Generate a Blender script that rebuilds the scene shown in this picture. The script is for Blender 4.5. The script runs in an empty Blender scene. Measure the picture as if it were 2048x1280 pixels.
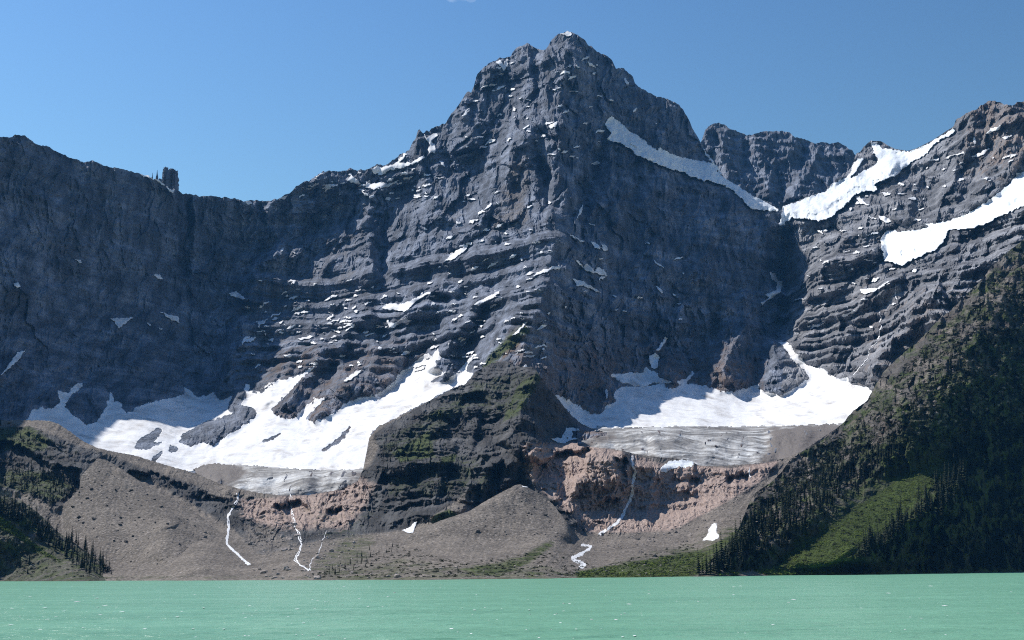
import bpy, bmesh, math, random
import numpy as np
from mathutils import Matrix, Vector, Euler

# ------------------------------------------------------------------ camera, sky, sun, exposure
scene = bpy.context.scene
COL = scene.collection
FPX = 2600.0                      # focal length in pixels of a 2048 px wide picture
PITCH = math.radians(10.95)
ROLL = math.radians(0.475)
CAM_H = 5.0
Fv = np.array([0, math.cos(PITCH), math.sin(PITCH)])
R0 = np.array([1.0, 0, 0]); U0 = np.array([0, -math.sin(PITCH), math.cos(PITCH)])
Rv = R0 * math.cos(ROLL) - U0 * math.sin(ROLL)
Uv = U0 * math.cos(ROLL) + R0 * math.sin(ROLL)
cam_data = bpy.data.cameras.new('camera')
cam = bpy.data.objects.new('camera', cam_data)
COL.objects.link(cam)
cam_data.sensor_width = 36.0
cam_data.lens = 36.0 * FPX / 2048.0
cam_data.clip_start = 0.5
cam_data.clip_end = 90000
M = Matrix.Identity(4)
for i in range(3):
    M[i][0] = Rv[i]; M[i][1] = Uv[i]; M[i][2] = -Fv[i]
M[2][3] = CAM_H
cam.matrix_world = M
scene.camera = cam

SUN_AZ = math.radians(-55)        # left of the view direction (+Y), a little behind the peaks
SUN_EL = math.radians(49)
S = Vector((math.sin(SUN_AZ) * math.cos(SUN_EL), math.cos(SUN_AZ) * math.cos(SUN_EL), math.sin(SUN_EL)))
sun_data = bpy.data.lights.new('sun', 'SUN')
sun_data.energy = 5.0
sun_data.angle = math.radians(0.5)
sun_data.color = (1.0, 0.955, 0.90)
sun = bpy.data.objects.new('sun', sun_data)
COL.objects.link(sun)
sun.rotation_euler = S.to_track_quat('Z', 'Y').to_euler()

world = bpy.data.worlds.new('World')
scene.world = world
world.use_nodes = True
wn = world.node_tree
wn.nodes.clear()
sky = wn.nodes.new('ShaderNodeTexSky')
sky.sky_type = 'NISHITA'
sky.sun_disc = False
sky.sun_elevation = SUN_EL
sky.sun_rotation = SUN_AZ
sky.altitude = 1700
sky.air_density = 2.2
sky.dust_density = 0.9
sky.ozone_density = 4.0
bg = wn.nodes.new('ShaderNodeBackground')
bg.inputs['Strength'].default_value = 0.1
gam = wn.nodes.new('ShaderNodeGamma'); gam.inputs['Gamma'].default_value = 1.7
expo = wn.nodes.new('ShaderNodeVectorMath'); expo.operation = 'SCALE'; expo.inputs['Scale'].default_value = 0.425
wo = wn.nodes.new('ShaderNodeOutputWorld')
wn.links.new(sky.outputs[0], expo.inputs[0]); wn.links.new(expo.outputs[0], gam.inputs['Color'])
wn.links.new(gam.outputs[0], bg.inputs['Color'])
wn.links.new(bg.outputs[0], wo.inputs['Surface'])

vs = scene.view_settings
vs.view_transform = 'Standard'
vs.look = 'None'
vs.exposure = 0.30
vs.gamma = 1.0
vs.use_curve_mapping = False
scene.render.engine = 'CYCLES'
scene.cycles.use_denoising = False
scene.cycles.max_bounces = 4
scene.cycles.diffuse_bounces = 2
scene.cycles.volume_bounces = 0
scene.cycles.transparent_max_bounces = 4
scene.cycles.use_adaptive_sampling = True
scene.cycles.filter_width = 1.1

# ------------------------------------------------------------------ geometry helpers
def rays(px, py):
    """direction of the sight line through photo pixel (px, py), scaled so that its y is 1"""
    px = np.asarray(px, float); py = np.asarray(py, float)
    xc = (px - 1024.0) / FPX; yc = (640.0 - py) / FPX
    d = Fv + xc[..., None] * Rv + yc[..., None] * Uv
    return d / d[..., 1:2]

def at(px, py, Y):
    """world point at distance Y (metres along +Y) on that sight line"""
    p = rays(px, py) * np.asarray(Y, float)[..., None]
    p[..., 2] += CAM_H
    return p

_rng = np.random.RandomState(7)
_perm = _rng.permutation(256)
_perm = np.concatenate([_perm, _perm, _perm]).astype(np.int32)
_ga = _rng.rand(256) * 2 * np.pi
_gx = np.cos(_ga).astype(np.float32); _gy = np.sin(_ga).astype(np.float32)

def perlin(x, y, seed=0):
    x = np.asarray(x, np.float32) + 17.3 * seed; y = np.asarray(y, np.float32) - 9.7 * seed
    xi = np.floor(x).astype(np.int32); yi = np.floor(y).astype(np.int32)
    xf = x - xi; yf = y - yi
    xi &= 255; yi &= 255
    u = xf * xf * xf * (xf * (xf * 6 - 15) + 10); v = yf * yf * yf * (yf * (yf * 6 - 15) + 10)
    def g(ix, iy, fx, fy):
        h = _perm[_perm[ix & 255] + (iy & 255)]
        return _gx[h] * fx + _gy[h] * fy
    a = g(xi, yi, xf, yf); b = g(xi + 1, yi, xf - 1, yf)
    c = g(xi, yi + 1, xf, yf - 1); d = g(xi + 1, yi + 1, xf - 1, yf - 1)
    return ((a + u * (b - a)) + v * ((c + u * (d - c)) - (a + u * (b - a)))) * 1.5

def fbm(x, y, octv=4, gain=0.5, seed=0):
    s = 0.0; a = 1.0
    for o in range(octv):
        s = s + a * perlin(x * 2 ** o, y * 2 ** o, seed + o * 3)
        a *= gain
    return s

def ridged(x, y, octv=4, gain=0.5, seed=0):
    s = 0.0; a = 1.0
    for o in range(octv):
        s = s + a * (1 - 2 * np.abs(perlin(x * 2 ** o, y * 2 ** o, seed + o * 3)))
        a *= gain
    return s

_tabs = [np.random.RandomState(90 + i).uniform(-1, 1, 256).astype(np.float32) for i in range(5)]
def chisel(x, y, seed=0, tilt=1.0):
    """broken rock: every cell of a jittered mosaic is a tilted facet with its own height"""
    x = np.asarray(x, np.float32) + 31.7 * seed; y = np.asarray(y, np.float32) + 11.9 * seed
    xi = np.floor(x).astype(np.int32); yi = np.floor(y).astype(np.int32)
    best = np.full(x.shape, 9e9, np.float32); out = np.zeros(x.shape, np.float32)
    for oy in (-1, 0, 1):
        for ox in (-1, 0, 1):
            h = _perm[_perm[(xi + ox) & 255] + ((yi + oy) & 255)]
            dx = x - (xi + ox + 0.5 + 0.45 * _tabs[0][h]); dy = y - (yi + oy + 0.5 + 0.45 * _tabs[1][h])
            d = dx * dx + dy * dy; w = d < best
            best = np.where(w, d, best)
            out = np.where(w, 0.6 * _tabs[2][h] + tilt * (_tabs[3][h] * dx + _tabs[4][h] * dy), out)
    return out

def sstep(a, b, x):
    t = np.clip((x - a) / (b - a), 0, 1)
    return t * t * (3 - 2 * t)

def tps(points, U, V):
    """smooth surface through (px, py, value) points"""
    P = np.array(points, float)
    x = P[:, 0] / 1000; y = P[:, 1] / 1000; n = len(P)
    def k(r2): return r2 * np.log(r2 + 1e-12) * 0.5
    r2 = (x[:, None] - x[None]) ** 2 + (y[:, None] - y[None]) ** 2
    A = np.zeros((n + 3, n + 3)); A[:n, :n] = k(r2) + np.eye(n) * 2e-4
    A[:n, n] = 1; A[:n, n + 1] = x; A[:n, n + 2] = y
    A[n:, :n] = A[:n, n:].T
    w = np.linalg.solve(A, np.concatenate([P[:, 2], np.zeros(3)]))
    u = U / 1000; v = V / 1000
    out = w[n] + w[n + 1] * u + w[n + 2] * v
    for i in range(n):
        out = out + w[i] * k((u - x[i]) ** 2 + (v - y[i]) ** 2)
    return out

def poly(s, sc=1.0, ox=0.0, oy=0.0):
    """'x,y x,y ...' -> array of points"""
    a = np.array([[float(c) for c in p.split(',')] for p in s.split()])
    return a * sc + np.array([ox, oy])

def inside(pl, U, V):
    m = np.zeros(U.shape, bool)
    x = pl[:, 0]; y = pl[:, 1]; n = len(pl); j = n - 1
    for i in range(n):
        if y[i] != y[j]:
            c = ((y[i] > V) != (y[j] > V)) & (U < (x[j] - x[i]) * (V - y[i]) / (y[j] - y[i]) + x[i])
            m ^= c
        j = i
    return m

def seg_dist(pl, U, V, closed=False):
    """distance to a polyline; also signed side and arc parameter"""
    best = np.full(U.shape, 1e9); side = np.zeros(U.shape); par = np.zeros(U.shape)
    n = len(pl); m = n if closed else n - 1
    for i in range(m):
        a = pl[i]; b = pl[(i + 1) % n]
        dx, dy = b - a; L2 = dx * dx + dy * dy + 1e-9
        t = np.clip(((U - a[0]) * dx + (V - a[1]) * dy) / L2, 0, 1)
        ex = U - a[0] - t * dx; ey = V - a[1] - t * dy
        d = np.hypot(ex, ey)
        w = d < best
        best = np.where(w, d, best)
        side = np.where(w, np.sign(dx * (V - a[1]) - dy * (U - a[0])), side)
        par = np.where(w, (i + t) / m, par)
    return best, side, par

def box_of(pl, pad, U):
    """index window of a raster (its axes are px0+i*st, py0+j*st) around a polygon"""
    return pl[:, 0].min() - pad, pl[:, 0].max() + pad, pl[:, 1].min() - pad, pl[:, 1].max() + pad

class Raster:
    """regular grid over the photo's angles that holds distances and masks of one terrain sheet"""
    def __init__(s, x0, x1, y0, y1, st):
        s.x0, s.y0, s.st = x0, y0, st
        s.nx = int((x1 - x0) / st) + 1; s.ny = int((y1 - y0) / st) + 1
        s.u = x0 + np.arange(s.nx) * st; s.v = y0 + np.arange(s.ny) * st
        s.U, s.V = np.meshgrid(s.u, s.v)
    def win(s, pl, pad):
        a, b, c, d = box_of(pl, pad, None)
        i0 = max(0, int((a - s.x0) / s.st)); i1 = min(s.nx, int((b - s.x0) / s.st) + 2)
        j0 = max(0, int((c - s.y0) / s.st)); j1 = min(s.ny, int((d - s.y0) / s.st) + 2)
        return slice(j0, max(j1, j0)), slice(i0, max(i1, i0))
    def sample(s, A, px, py):
        fx = np.clip((px - s.x0) / s.st, 0, s.nx - 1.001); fy = np.clip((py - s.y0) / s.st, 0, s.ny - 1.001)
        i = fx.astype(int); j = fy.astype(int); a = fx - i; b = fy - j
        if A.ndim == 3: a = a[..., None]; b = b[..., None]
        return (A[j, i] * (1 - a) + A[j, i + 1] * a) * (1 - b) + (A[j + 1, i] * (1 - a) + A[j + 1, i + 1] * a) * b

def blur(A, r):
    """box blur of radius r cells, twice"""
    for _ in range(2):
        for ax in (0, 1):
            P = np.concatenate([np.repeat(A.take([0], ax), r + 1, ax), A, np.repeat(A.take([-1], ax), r, ax)], ax)
            c = np.cumsum(P, ax); n = A.shape[ax]
            hi = c.take(range(2 * r + 1, 2 * r + 1 + n), ax); lo = c.take(range(0, n), ax)
            A = (hi - lo) / (2 * r + 1)
    return A

def tag(o, label=None, cat=None, group=None, kind=None):
    if label: o['label'] = label
    if cat: o['category'] = cat
    if group: o['group'] = group
    if kind: o['kind'] = kind
    return o

def mesh_np(name, verts, faces, mat, smooth=False, parent=None, attr=None):
    """one mesh object from numpy arrays; faces is (n,4) or (n,3)"""
    me = bpy.data.meshes.new(name)
    verts = np.asarray(verts, np.float32); faces = np.asarray(faces, np.int32)
    k = faces.shape[1]; n = len(faces)
    me.vertices.add(len(verts)); me.vertices.foreach_set('co', verts.ravel())
    me.loops.add(n * k); me.loops.foreach_set('vertex_index', faces.ravel())
    me.polygons.add(n)
    me.polygons.foreach_set('loop_start', np.arange(n, dtype=np.int32) * k)
    me.polygons.foreach_set('loop_total', np.full(n, k, np.int32))
    me.polygons.foreach_set('use_smooth', np.full(n, smooth, bool))
    if attr is not None:
        ca = me.color_attributes.new('cover', 'FLOAT_COLOR', 'POINT')
        ca.data.foreach_set('color', np.asarray(attr, np.float32).ravel())
    me.update(calc_edges=True)
    me.validate(verbose=False)
    if mat: me.materials.append(mat)
    o = bpy.data.objects.new(name, me)
    COL.objects.link(o)
    if parent: o.parent = parent
    return o

def grid_faces(nr, nc, keep=None):
    i = np.arange(nr * nc).reshape(nr, nc)
    f = np.stack([i[:-1, :-1], i[:-1, 1:], i[1:, 1:], i[1:, :-1]], -1).reshape(-1, 4)
    if keep is not None: f = f[keep.reshape(-1)]
    return f

def compact(verts, faces, attr=None):
    used, inv = np.unique(faces.ravel(), return_inverse=True)
    return verts[used], inv.reshape(faces.shape), None if attr is None else attr[used]

def line_y(pl, x):
    return np.interp(x, pl[:, 0], pl[:, 1])

# ------------------------------------------------------------------ materials
def new_mat(name):
    m = bpy.data.materials.new(name); m.use_nodes = True
    nt = m.node_tree
    b = nt.nodes['Principled BSDF']
    b.inputs['Specular IOR Level'].default_value = 0.15
    return m, nt, b

class NT:
    """short hand for building node trees"""
    def __init__(s, nt): s.nt = nt
    def n(s, typ, **kw):
        x = s.nt.nodes.new(typ)
        for k, v in kw.items(): setattr(x, k, v)
        return x
    def l(s, a, b): s.nt.links.new(a, b)
    def pos(s, scale=(1, 1, 1), rot=(0, 0, 0)):
        g = s.n('ShaderNodeNewGeometry'); m = s.n('ShaderNodeMapping')
        m.inputs['Scale'].default_value = scale; m.inputs['Rotation'].default_value = rot
        s.l(g.outputs['Position'], m.inputs['Vector'])
        return m.outputs[0]
    def noise(s, vec, scale, detail=5, rough=0.55, dist=0.0):
        t = s.n('ShaderNodeTexNoise')
        t.inputs['Scale'].default_value = scale; t.inputs['Detail'].default_value = detail
        t.inputs['Roughness'].default_value = rough; t.inputs['Distortion'].default_value = dist
        s.l(vec, t.inputs['Vector'])
        return t.outputs['Fac']
    def ramp(s, fac, stops):
        r = s.n('ShaderNodeValToRGB'); cr = r.color_ramp
        while len(cr.elements) < len(stops): cr.elements.new(0.5)
        for e, (p, c) in zip(cr.elements, stops):
            e.position = p
            e.color = (c, c, c, 1) if isinstance(c, (int, float)) else (*c, 1)
        s.l(fac, r.inputs[0])
        return r.outputs[0]
    def mix(s, fac, a, b, blend='MIX'):
        m = s.n('ShaderNodeMix', data_type='RGBA', blend_type=blend)
        for sock, v in ((0, fac), (6, a), (7, b)):
            if hasattr(v, 'links'): s.l(v, m.inputs[sock])
            elif isinstance(v, (int, float)): m.inputs[sock].default_value = v
            else: m.inputs[sock].default_value = (*v, 1)
        return m.outputs[2]
    def math(s, op, a, b=0.0, clamp=False):
        m = s.n('ShaderNodeMath', operation=op); m.use_clamp = clamp
        for i, v in enumerate((a, b)):
            if hasattr(v, 'links'): s.l(v, m.inputs[i])
            else: m.inputs[i].default_value = v
        return m.outputs[0]
    def bump(s, h, strength, dist, prev=None):
        b = s.n('ShaderNodeBump'); b.inputs['Strength'].default_value = strength
        b.inputs['Distance'].default_value = dist
        s.l(h, b.inputs['Height'])
        if prev: s.l(prev, b.inputs['Normal'])
        return b.outputs[0]

def rock_material(name, grey, bands, brown=(0.16, 0.125, 0.10), red=(0.40, 0.298, 0.250), scree=(0.170, 0.148, 0.125),
                  green=(0.050, 0.066, 0.018), bump=1.0, fine=1.0, crack=0.55):
    """limestone / quartzite; vertex colour 'cover': R plants, G red quartzite, B brown weathering, A scree"""
    m, nt, b = new_mat(name); t = NT(nt)
    p = t.pos()
    big = t.noise(p, 0.006, 6, 0.6)
    mid = t.noise(p, 0.035, 6, 0.62)
    small = t.noise(p, 0.22 * fine, 5, 0.65)
    strata = t.noise(t.pos((0.0012, 0.0012, 0.055)), 1.0, 6, 0.62, 0.25)
    streak = t.noise(t.pos((0.05, 0.012, 0.004)), 1.0, 4, 0.6)
    v = t.ramp(big, [(0.3, 0.72), (0.7, 1.25)])
    col = t.mix(1.0, grey, v, 'MULTIPLY')
    col = t.mix(bands, col, t.mix(1.0, col, t.ramp(strata, [(0.32, 0.50), (0.5, 1.0), (0.66, 1.65)]), 'MULTIPLY'))
    col = t.mix(0.85, col, t.mix(1.0, col, t.ramp(streak, [(0.40, 0.42), (0.62, 1.28)]), 'MULTIPLY'))
    at_ = t.n('ShaderNodeVertexColor'); at_.layer_name = 'cover'
    sep = t.n('ShaderNodeSeparateColor'); t.l(at_.outputs['Color'], sep.inputs[0])
    def cover(ch, noise, w=0.35):
        return t.ramp(t.math('ADD', ch, t.math('MULTIPLY', t.math('SUBTRACT', noise, 0.5), w * 2)), [(0.36, 0.0), (0.64, 1.0)])
    col = t.mix(cover(sep.outputs[2], mid, 0.5), col, t.mix(1.0, brown, v, 'MULTIPLY'))
    redv = t.mix(mid, red, tuple(c * 0.62 for c in red))
    redv = t.mix(t.ramp(small, [(0.45, 0.0), (0.7, 1.0)]), redv, (0.40, 0.33, 0.29))
    col = t.mix(cover(sep.outputs[1], mid), col, redv)
    scr = t.mix(1.0, scree, t.ramp(t.noise(p, 0.02, 8, 0.72), [(0.32, 0.58), (0.68, 1.28)]), 'MULTIPLY')
    scr = t.mix(t.ramp(small, [(0.555, 0.0), (0.66, 0.8)]), scr, (0.30, 0.27, 0.25))
    scr = t.mix(t.ramp(small, [(0.36, 0.75), (0.45, 0.0)]), scr, (0.07, 0.06, 0.055))
    col = t.mix(cover(at_.outputs['Alpha'], mid, 0.3), col, scr)
    gcol = t.mix(t.ramp(t.noise(p, 0.05 * fine, 6, 0.7), [(0.35, 0.0), (0.65, 1.0)]), tuple(c * 0.38 for c in green), tuple(c * 1.5 for c in green))
    col = t.mix(cover(sep.outputs[0], t.noise(p, 0.03 * fine, 7, 0.7), 0.55), col, gcol)
    col = t.mix(0.8, col, t.mix(1.0, col, t.ramp(small, [(0.3, 0.62), (0.7, 1.38)]), 'MULTIPLY'))
    t.l(col, b.inputs['Base Color'])
    b.inputs['Roughness'].default_value = 0.92
    vo = t.n('ShaderNodeTexVoronoi'); vo.feature = 'DISTANCE_TO_EDGE'; vo.inputs['Scale'].default_value = 0.075 * fine
    wv = t.n('ShaderNodeVectorMath'); wv.operation = 'ADD'; t.l(t.pos((1, 1, 0.55)), wv.inputs[0])
    nz = t.n('ShaderNodeTexNoise'); nz.inputs['Scale'].default_value = 0.05; nz.inputs['Detail'].default_value = 4; t.l(p, nz.inputs['Vector'])
    sc = t.n('ShaderNodeVectorMath'); sc.operation = 'SCALE'; sc.inputs['Scale'].default_value = 16.0; t.l(nz.outputs['Color'], sc.inputs[0]); t.l(sc.outputs[0], wv.inputs[1])
    t.l(wv.outputs[0], vo.inputs['Vector'])
    n0 = t.bump(t.ramp(vo.outputs['Distance'], [(0.0, 0.0), (0.16, 1.0)]), crack * bump, 2.4 / fine)
    n1 = t.bump(mid, 0.35 * bump, 9.0, n0)
    n2 = t.bump(small, 0.75 * bump, 2.2, n1)
    t.l(n2, b.inputs['Normal'])
    return m

MAT_ROCK = rock_material('limestone', (0.152, 0.172, 0.214), 0.62, brown=(0.150, 0.112, 0.092))
MAT_RIGHT = rock_material('banded_limestone', (0.200, 0.205, 0.220), 0.5, brown=(0.21, 0.165, 0.135))
MAT_LOW = rock_material('quartzite_and_scree', (0.075, 0.075, 0.076), 0.4, brown=(0.105, 0.083, 0.070), fine=1.6, bump=1.1, crack=0.22)
MAT_HILL = rock_material('wooded_slope', (0.095, 0.088, 0.08), 0.25, scree=(0.165, 0.145, 0.125), green=(0.038, 0.056, 0.010), fine=2.0)

def snow_material(name, base, dirt, amount, bump=0.5):
    m, nt, b = new_mat(name); t = NT(nt)
    p = t.pos()
    d = t.noise(t.pos((0.012, 0.012, 0.012)), 1.0, 7, 0.7, 1.2)
    d2 = t.noise(t.pos((0.03, 0.006, 0.02), (0, 0, 0.5)), 1.0, 5, 0.6, 0.8)
    f = t.math('MULTIPLY', t.ramp(d, [(0.42, 0.0), (0.66, 1.0)]), t.ramp(d2, [(0.38, 0.0), (0.62, 1.0)]))
    col = t.mix(t.math('MULTIPLY', f, amount), base, dirt)
    t.l(col, b.inputs['Base Color'])
    b.inputs['Roughness'].default_value = 0.75
    t.l(t.bump(t.noise(p, 0.06, 6, 0.6), bump, 3.0), b.inputs['Normal'])
    return m
MAT_SNOW = snow_material('snow', (0.86, 0.87, 0.88), (0.27, 0.24, 0.21), 0.75)
MAT_ICEFALL = snow_material('hanging_ice', (0.80, 0.84, 0.87), (0.52, 0.58, 0.63), 0.6, 0.8)

def glacier_material():
    m, nt, b = new_mat('dirty_ice'); t = NT(nt)
    p = t.pos()
    a = t.noise(t.pos((0.007, 0.006, 0.022), (0, 0, 0.5)), 1.0, 9, 0.72, 3.2)
    c = t.noise(t.pos((0.016, 0.02, 0.05), (0, 0, -0.4)), 1.0, 6, 0.65, 2.0)
    col = t.ramp(a, [(0.34, (0.12, 0.113, 0.105)), (0.45, (0.25, 0.245, 0.235)), (0.53, (0.46, 0.46, 0.45)), (0.64, (0.72, 0.74, 0.74))])
    col = t.mix(t.ramp(c, [(0.50, 0.0), (0.66, 0.7)]), col, (0.20, 0.19, 0.185))
    at_ = t.n('ShaderNodeVertexColor'); at_.layer_name = 'cover'
    sep = t.n('ShaderNodeSeparateColor'); t.l(at_.outputs['Color'], sep.inputs[0])
    mid = t.noise(p, 0.03, 6, 0.6)
    k = t.ramp(t.math('ADD', sep.outputs[0], t.math('MULTIPLY', t.math('SUBTRACT', mid, 0.5), 0.9)), [(0.35, 0.0), (0.7, 1.0)])
    col = t.mix(k, col, (0.17, 0.15, 0.135))
    t.l(col, b.inputs['Base Color']); b.inputs['Roughness'].default_value = 0.7
    t.l(t.bump(a, 0.9, 6.0), b.inputs['Normal'])
    return m
MAT_ICE = glacier_material()

# ------------------------------------------------------------------ main massif: headwall, peak, right massif
def Z(n, s):
    """polygon read in enlarged view n of the photo -> photo pixels"""
    sc, ox, oy = {0: (1, 0, 0), 1: (.3906, 0, 200), 2: (.3906, 450, 200), 3: (.3906, 900, 40), 4: (.4063, 1400, 180),
                  5: (.3906, 0, 680), 6: (.4141, 500, 650), 7: (.4141, 1000, 650), 8: (.4141, 1448, 650),
                  9: (.3125, 480, 420), 10: (.3125, 760, 420), 11: (.3125, 1100, 440), 12: (.1953, 1300, 980), 13: (.28125, 0, 820)}[n]
    return poly(s, sc, ox, oy)

SKYLINE = np.concatenate([poly('-640,-60 -500,-20 -380,40 -260,110 -180,180 -90,252 -40,270'), Z(1, '0,195 60,190 75,182 125,186 160,208 200,236 240,240 300,270 380,305 430,318 470,312 530,338 600,350 700,376 760,392 815,415 850,442 905,464 940,482 1000,488 1020,495 1100,493 1120,502'),
    Z(2, '0,502 60,508 90,520 140,516 210,521 270,505 330,475 370,440 400,420 430,418 470,390 500,370 540,365 580,372 640,350 680,360 740,357 780,332 810,338 850,315 900,280 945,250 960,215 980,190 985,155 1000,150 1015,172 1030,155 1045,168 1055,150 1090,135 1130,118 1150,90'),
    Z(3, '5,485 30,460 60,410 90,370 110,375 125,330 140,280 170,250 200,225 235,210 255,195 290,195 310,190 320,165 350,140 390,122 410,125 430,140 445,152 470,160 490,155 505,130 525,100 545,80 580,66 600,56 625,60 650,80 680,95 705,125 740,150 800,185 830,210 850,250 890,250 935,290 945,325 970,350 1000,365 1030,380 1080,395 1130,415 1165,430 1195,465 1220,510 1240,555 1260,590 1285,630 1310,665 1330,700 1355,722'),
    Z(4, '120,435 210,485 300,540 365,575 395,598 410,572 520,532 620,497 660,455 700,418 745,385 760,340 770,315 790,305 830,255 850,250 890,252 930,275 960,290 1020,300 1060,290 1100,270 1150,245 1200,210 1250,178 1260,150 1310,120 1360,95 1410,60 1440,55 1480,65 1500,75 1540,80 1560,65 1595,55'), poly('2090,190 2140,200')])

G = Raster(-640, 2138, -70, 1010, 2)
LPTS = [
 # headwall (left)
 (-640,-60,1800),(-400,40,2080),(-200,170,2420),(-640,700,1700),(-400,700,1850),(-640,1000,1500),(-300,1000,1600),(-250,760,2000),
 (-90,262,2580),(0,276,2640),(140,315,2850),(280,348,3060),(380,390,3220),(450,397,3330),(560,397,3420),
 (-90,560,2380),(0,560,2430),(0,800,2130),(-90,820,2050),(150,600,2700),(200,800,2380),(300,500,3020),(300,700,2760),(430,787,2780),(450,600,3180),(430,480,3300),
 # snow bowl left
 (-90,860,1950),(60,840,2060),(150,870,2050),(300,850,2250),(300,925,1980),(450,860,2330),(600,934,2020),(600,850,2350),(520,790,2580),(740,934,2020),(740,860,2220),(850,790,2400),(930,745,2450),(870,720,2560),(600,1000,1850),(300,1000,1840),(0,1000,1700),
 # left flank of the peak
 (620,745,2760),(700,345,3480),(840,262,3560),(950,160,3620),(1055,90,3650),(1135,62,3640),(560,560,3250),(620,640,3060),(500,640,3080),(480,720,2880),(700,600,3060),(720,480,3330),(800,580,2960),(800,400,3400),(700,720,2760),(780,740,2660),(850,650,2740),(900,560,2880),(900,450,3130),(950,330,3380),(1000,200,3560),(980,640,2560),(960,700,2470),
 # central rib
 (1132,130,3540),(1125,250,3330),(1115,440,2960),(1100,560,2660),(1062,640,2440),(1045,720,2260),(1020,800,2080),(1000,1000,1900),
 # right flank
 (1200,110,3660),(1260,150,3700),(1300,300,3420),(1360,210,3720),(1400,290,3660),(1200,290,3390),(1220,450,3080),(1200,560,2840),(1180,700,2560),(1160,800,2330),(1330,460,3170),(1320,600,2960),(1300,740,2700),(1230,770,2520),(1400,420,3270),(1450,600,3080),(1420,740,2780),(1500,440,3330),(1545,430,3380),(1540,560,3280),(1500,680,3000),(1520,770,2760),(1570,650,3160),(1575,560,3330),
 # right bowl
 (1130,860,2100),(1240,855,2160),(1240,810,2330),(1400,856,2180),(1400,790,2560),(1560,855,2200),(1560,795,2560),(1680,855,2160),(1640,770,2560),(1580,700,2840),(1740,785,2330),(1300,930,1900),(1600,930,1900),(1300,1000,1800),(1700,1000,1700),
 # right massif
 (1565,440,3360),(1650,440,3280),(1710,310,3560),(1745,284,3580),(1830,300,3420),(1910,250,3260),(1985,203,3180),(2048,203,3080),(2138,200,3000),(1600,640,3000),(1640,560,3060),(1700,480,3120),(1700,620,2780),(1640,720,2740),(1720,740,2480),(1770,540,2760),(1850,420,2980),(1850,560,2500),(1790,660,2470),(1900,640,2240),(1960,330,3040),(2048,400,2620),(1960,480,2520),(2048,500,2280),(2138,480,2350),(2138,760,2250),(1900,760,2250),(2048,640,2250),
]
D = tps(LPTS, G.U, G.V)

def ridge(D, R, s, amp, wl, wr, power=1.0, warp=14, seed=0):
    """push a crest towards the viewer (amp > 0) or cut a gully (amp < 0); wl, wr are widths left and right of it"""
    pl = poly(s) if isinstance(s, str) else s
    js, is_ = R.win(pl, max(wl, wr) + 30)
    U = R.U[js, is_]; V = R.V[js, is_]
    if U.size == 0: return
    U2 = U + warp * fbm(U / 45, V / 45, 3, 0.5, seed + 40); V2 = V + warp * fbm(U / 45, V / 45, 3, 0.5, seed + 60)
    d, side, par = seg_dist(pl, U2, V2)
    # with the polyline running downwards, side > 0 is its left
    w = np.where(side > 0, wl, wr)
    k = np.clip(1 - d / w, 0, 1) ** power
    k = k * sstep(0, 0.08, par + 0.03) * sstep(0, 0.12, 1.02 - par)
    D[js, is_] -= amp * k

RIDGES = [
 ('1134,80 1128,180 1120,300 1113,440 1100,560 1064,640 1046,720 1030,800', 70, 90, 60),
 ('1055,95 1042,190 1022,290 1000,350', 38, 45, 40), ('1095,100 1075,170 1060,260 1040,300', 30, 28, 26),
 ('1048,262 1030,300 1005,380 985,420 955,470', 45, 40, 46), ('985,125 975,200 950,260 930,330', 28, 40, 36),
 ('940,190 925,260 900,330 895,420', 30, 40, 36), ('1000,585 930,640 882,700 866,745', 45, 34, 46),
 ('900,555 860,590 820,640 770,700 700,790', 42, 36, 50), ('748,618 690,662 640,720 560,822', 55, 40, 60),
 ('640,670 590,700 560,750 520,785', 30, 30, 40), ('742,430 742,500 744,570', 55, 60, 26), ('565,470 510,545 500,610', 40, 22, 60),
 ('838,268 862,340 876,460', 36, 50, 40), ('490,640 466,700 440,790', 45, 22, 60), ('960,500 930,560 880,600', 26, 30, 36),
 ('1100,560 1020,640 985,700 960,740', 36, 40, 44), ('690,750 640,800 610,835', 26, 22, 34),
 ('1492,580 1484,660 1450,770', 60, 50, 46), ('1552,690 1540,740 1535,785', 40, 22, 50), ('1345,700 1330,760', 30, 40, 40),
 ('1590,600 1585,660 1600,720', 30, 20, 40), ('1690,470 1650,540 1606,620', 46, 40, 60), ('1800,545 1740,600 1690,660 1650,745', 40, 40, 46),
 ('1872,570 1810,650 1730,750', 60, 46, 60), ('1960,215 1925,320 1880,410', 45, 40, 40), ('2030,215 2010,300 1960,400', 36, 40, 40), ('1770,320 1790,400 1800,450', 34, 36, 40),
 ('1415,430 1405,520 1395,560', 26, 26, 30), ('1300,340 1310,440 1300,520', 22, 30, 36), ('1215,300 1230,380 1235,460', 30, 26, 40),
 # gullies
 ('1085,312 1096,380 1108,425', -45, 20, 20), ('1208,296 1188,360 1158,404 1145,440', -50, 24, 20),
 ('1562,450 1574,540 1578,610 1566,690', -80, 36, 36), ('1338,672 1312,705 1306,750', -30, 26, 26), ('1440,640 1410,690 1390,745', -34, 24, 24),
 ('372,395 372,480 368,560', -40, 14, 18), ('765,420 768,500 760,570', -40, 22, 26), ('1072,100 1078,160 1070,230', -26, 14, 14),
 ('1010,110 1020,180 1030,240', -20, 14, 14), ('1900,300 1850,420 1840,450', -30, 24, 24), ('985,590 940,680 900,720', -26, 22, 22),
 ('700,690 640,760 600,825', -30, 22, 26), ('860,700 800,760 760,790', -30, 26, 30), ('560,720 500,790', -24, 20, 26),
]
for i, (s, amp, wl, wr) in enumerate(RIDGES):
    ridge(D, G, s, amp * (1.6 if poly(s)[0, 1] < 400 else 1.75), wl, wr, seed=i)

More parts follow.
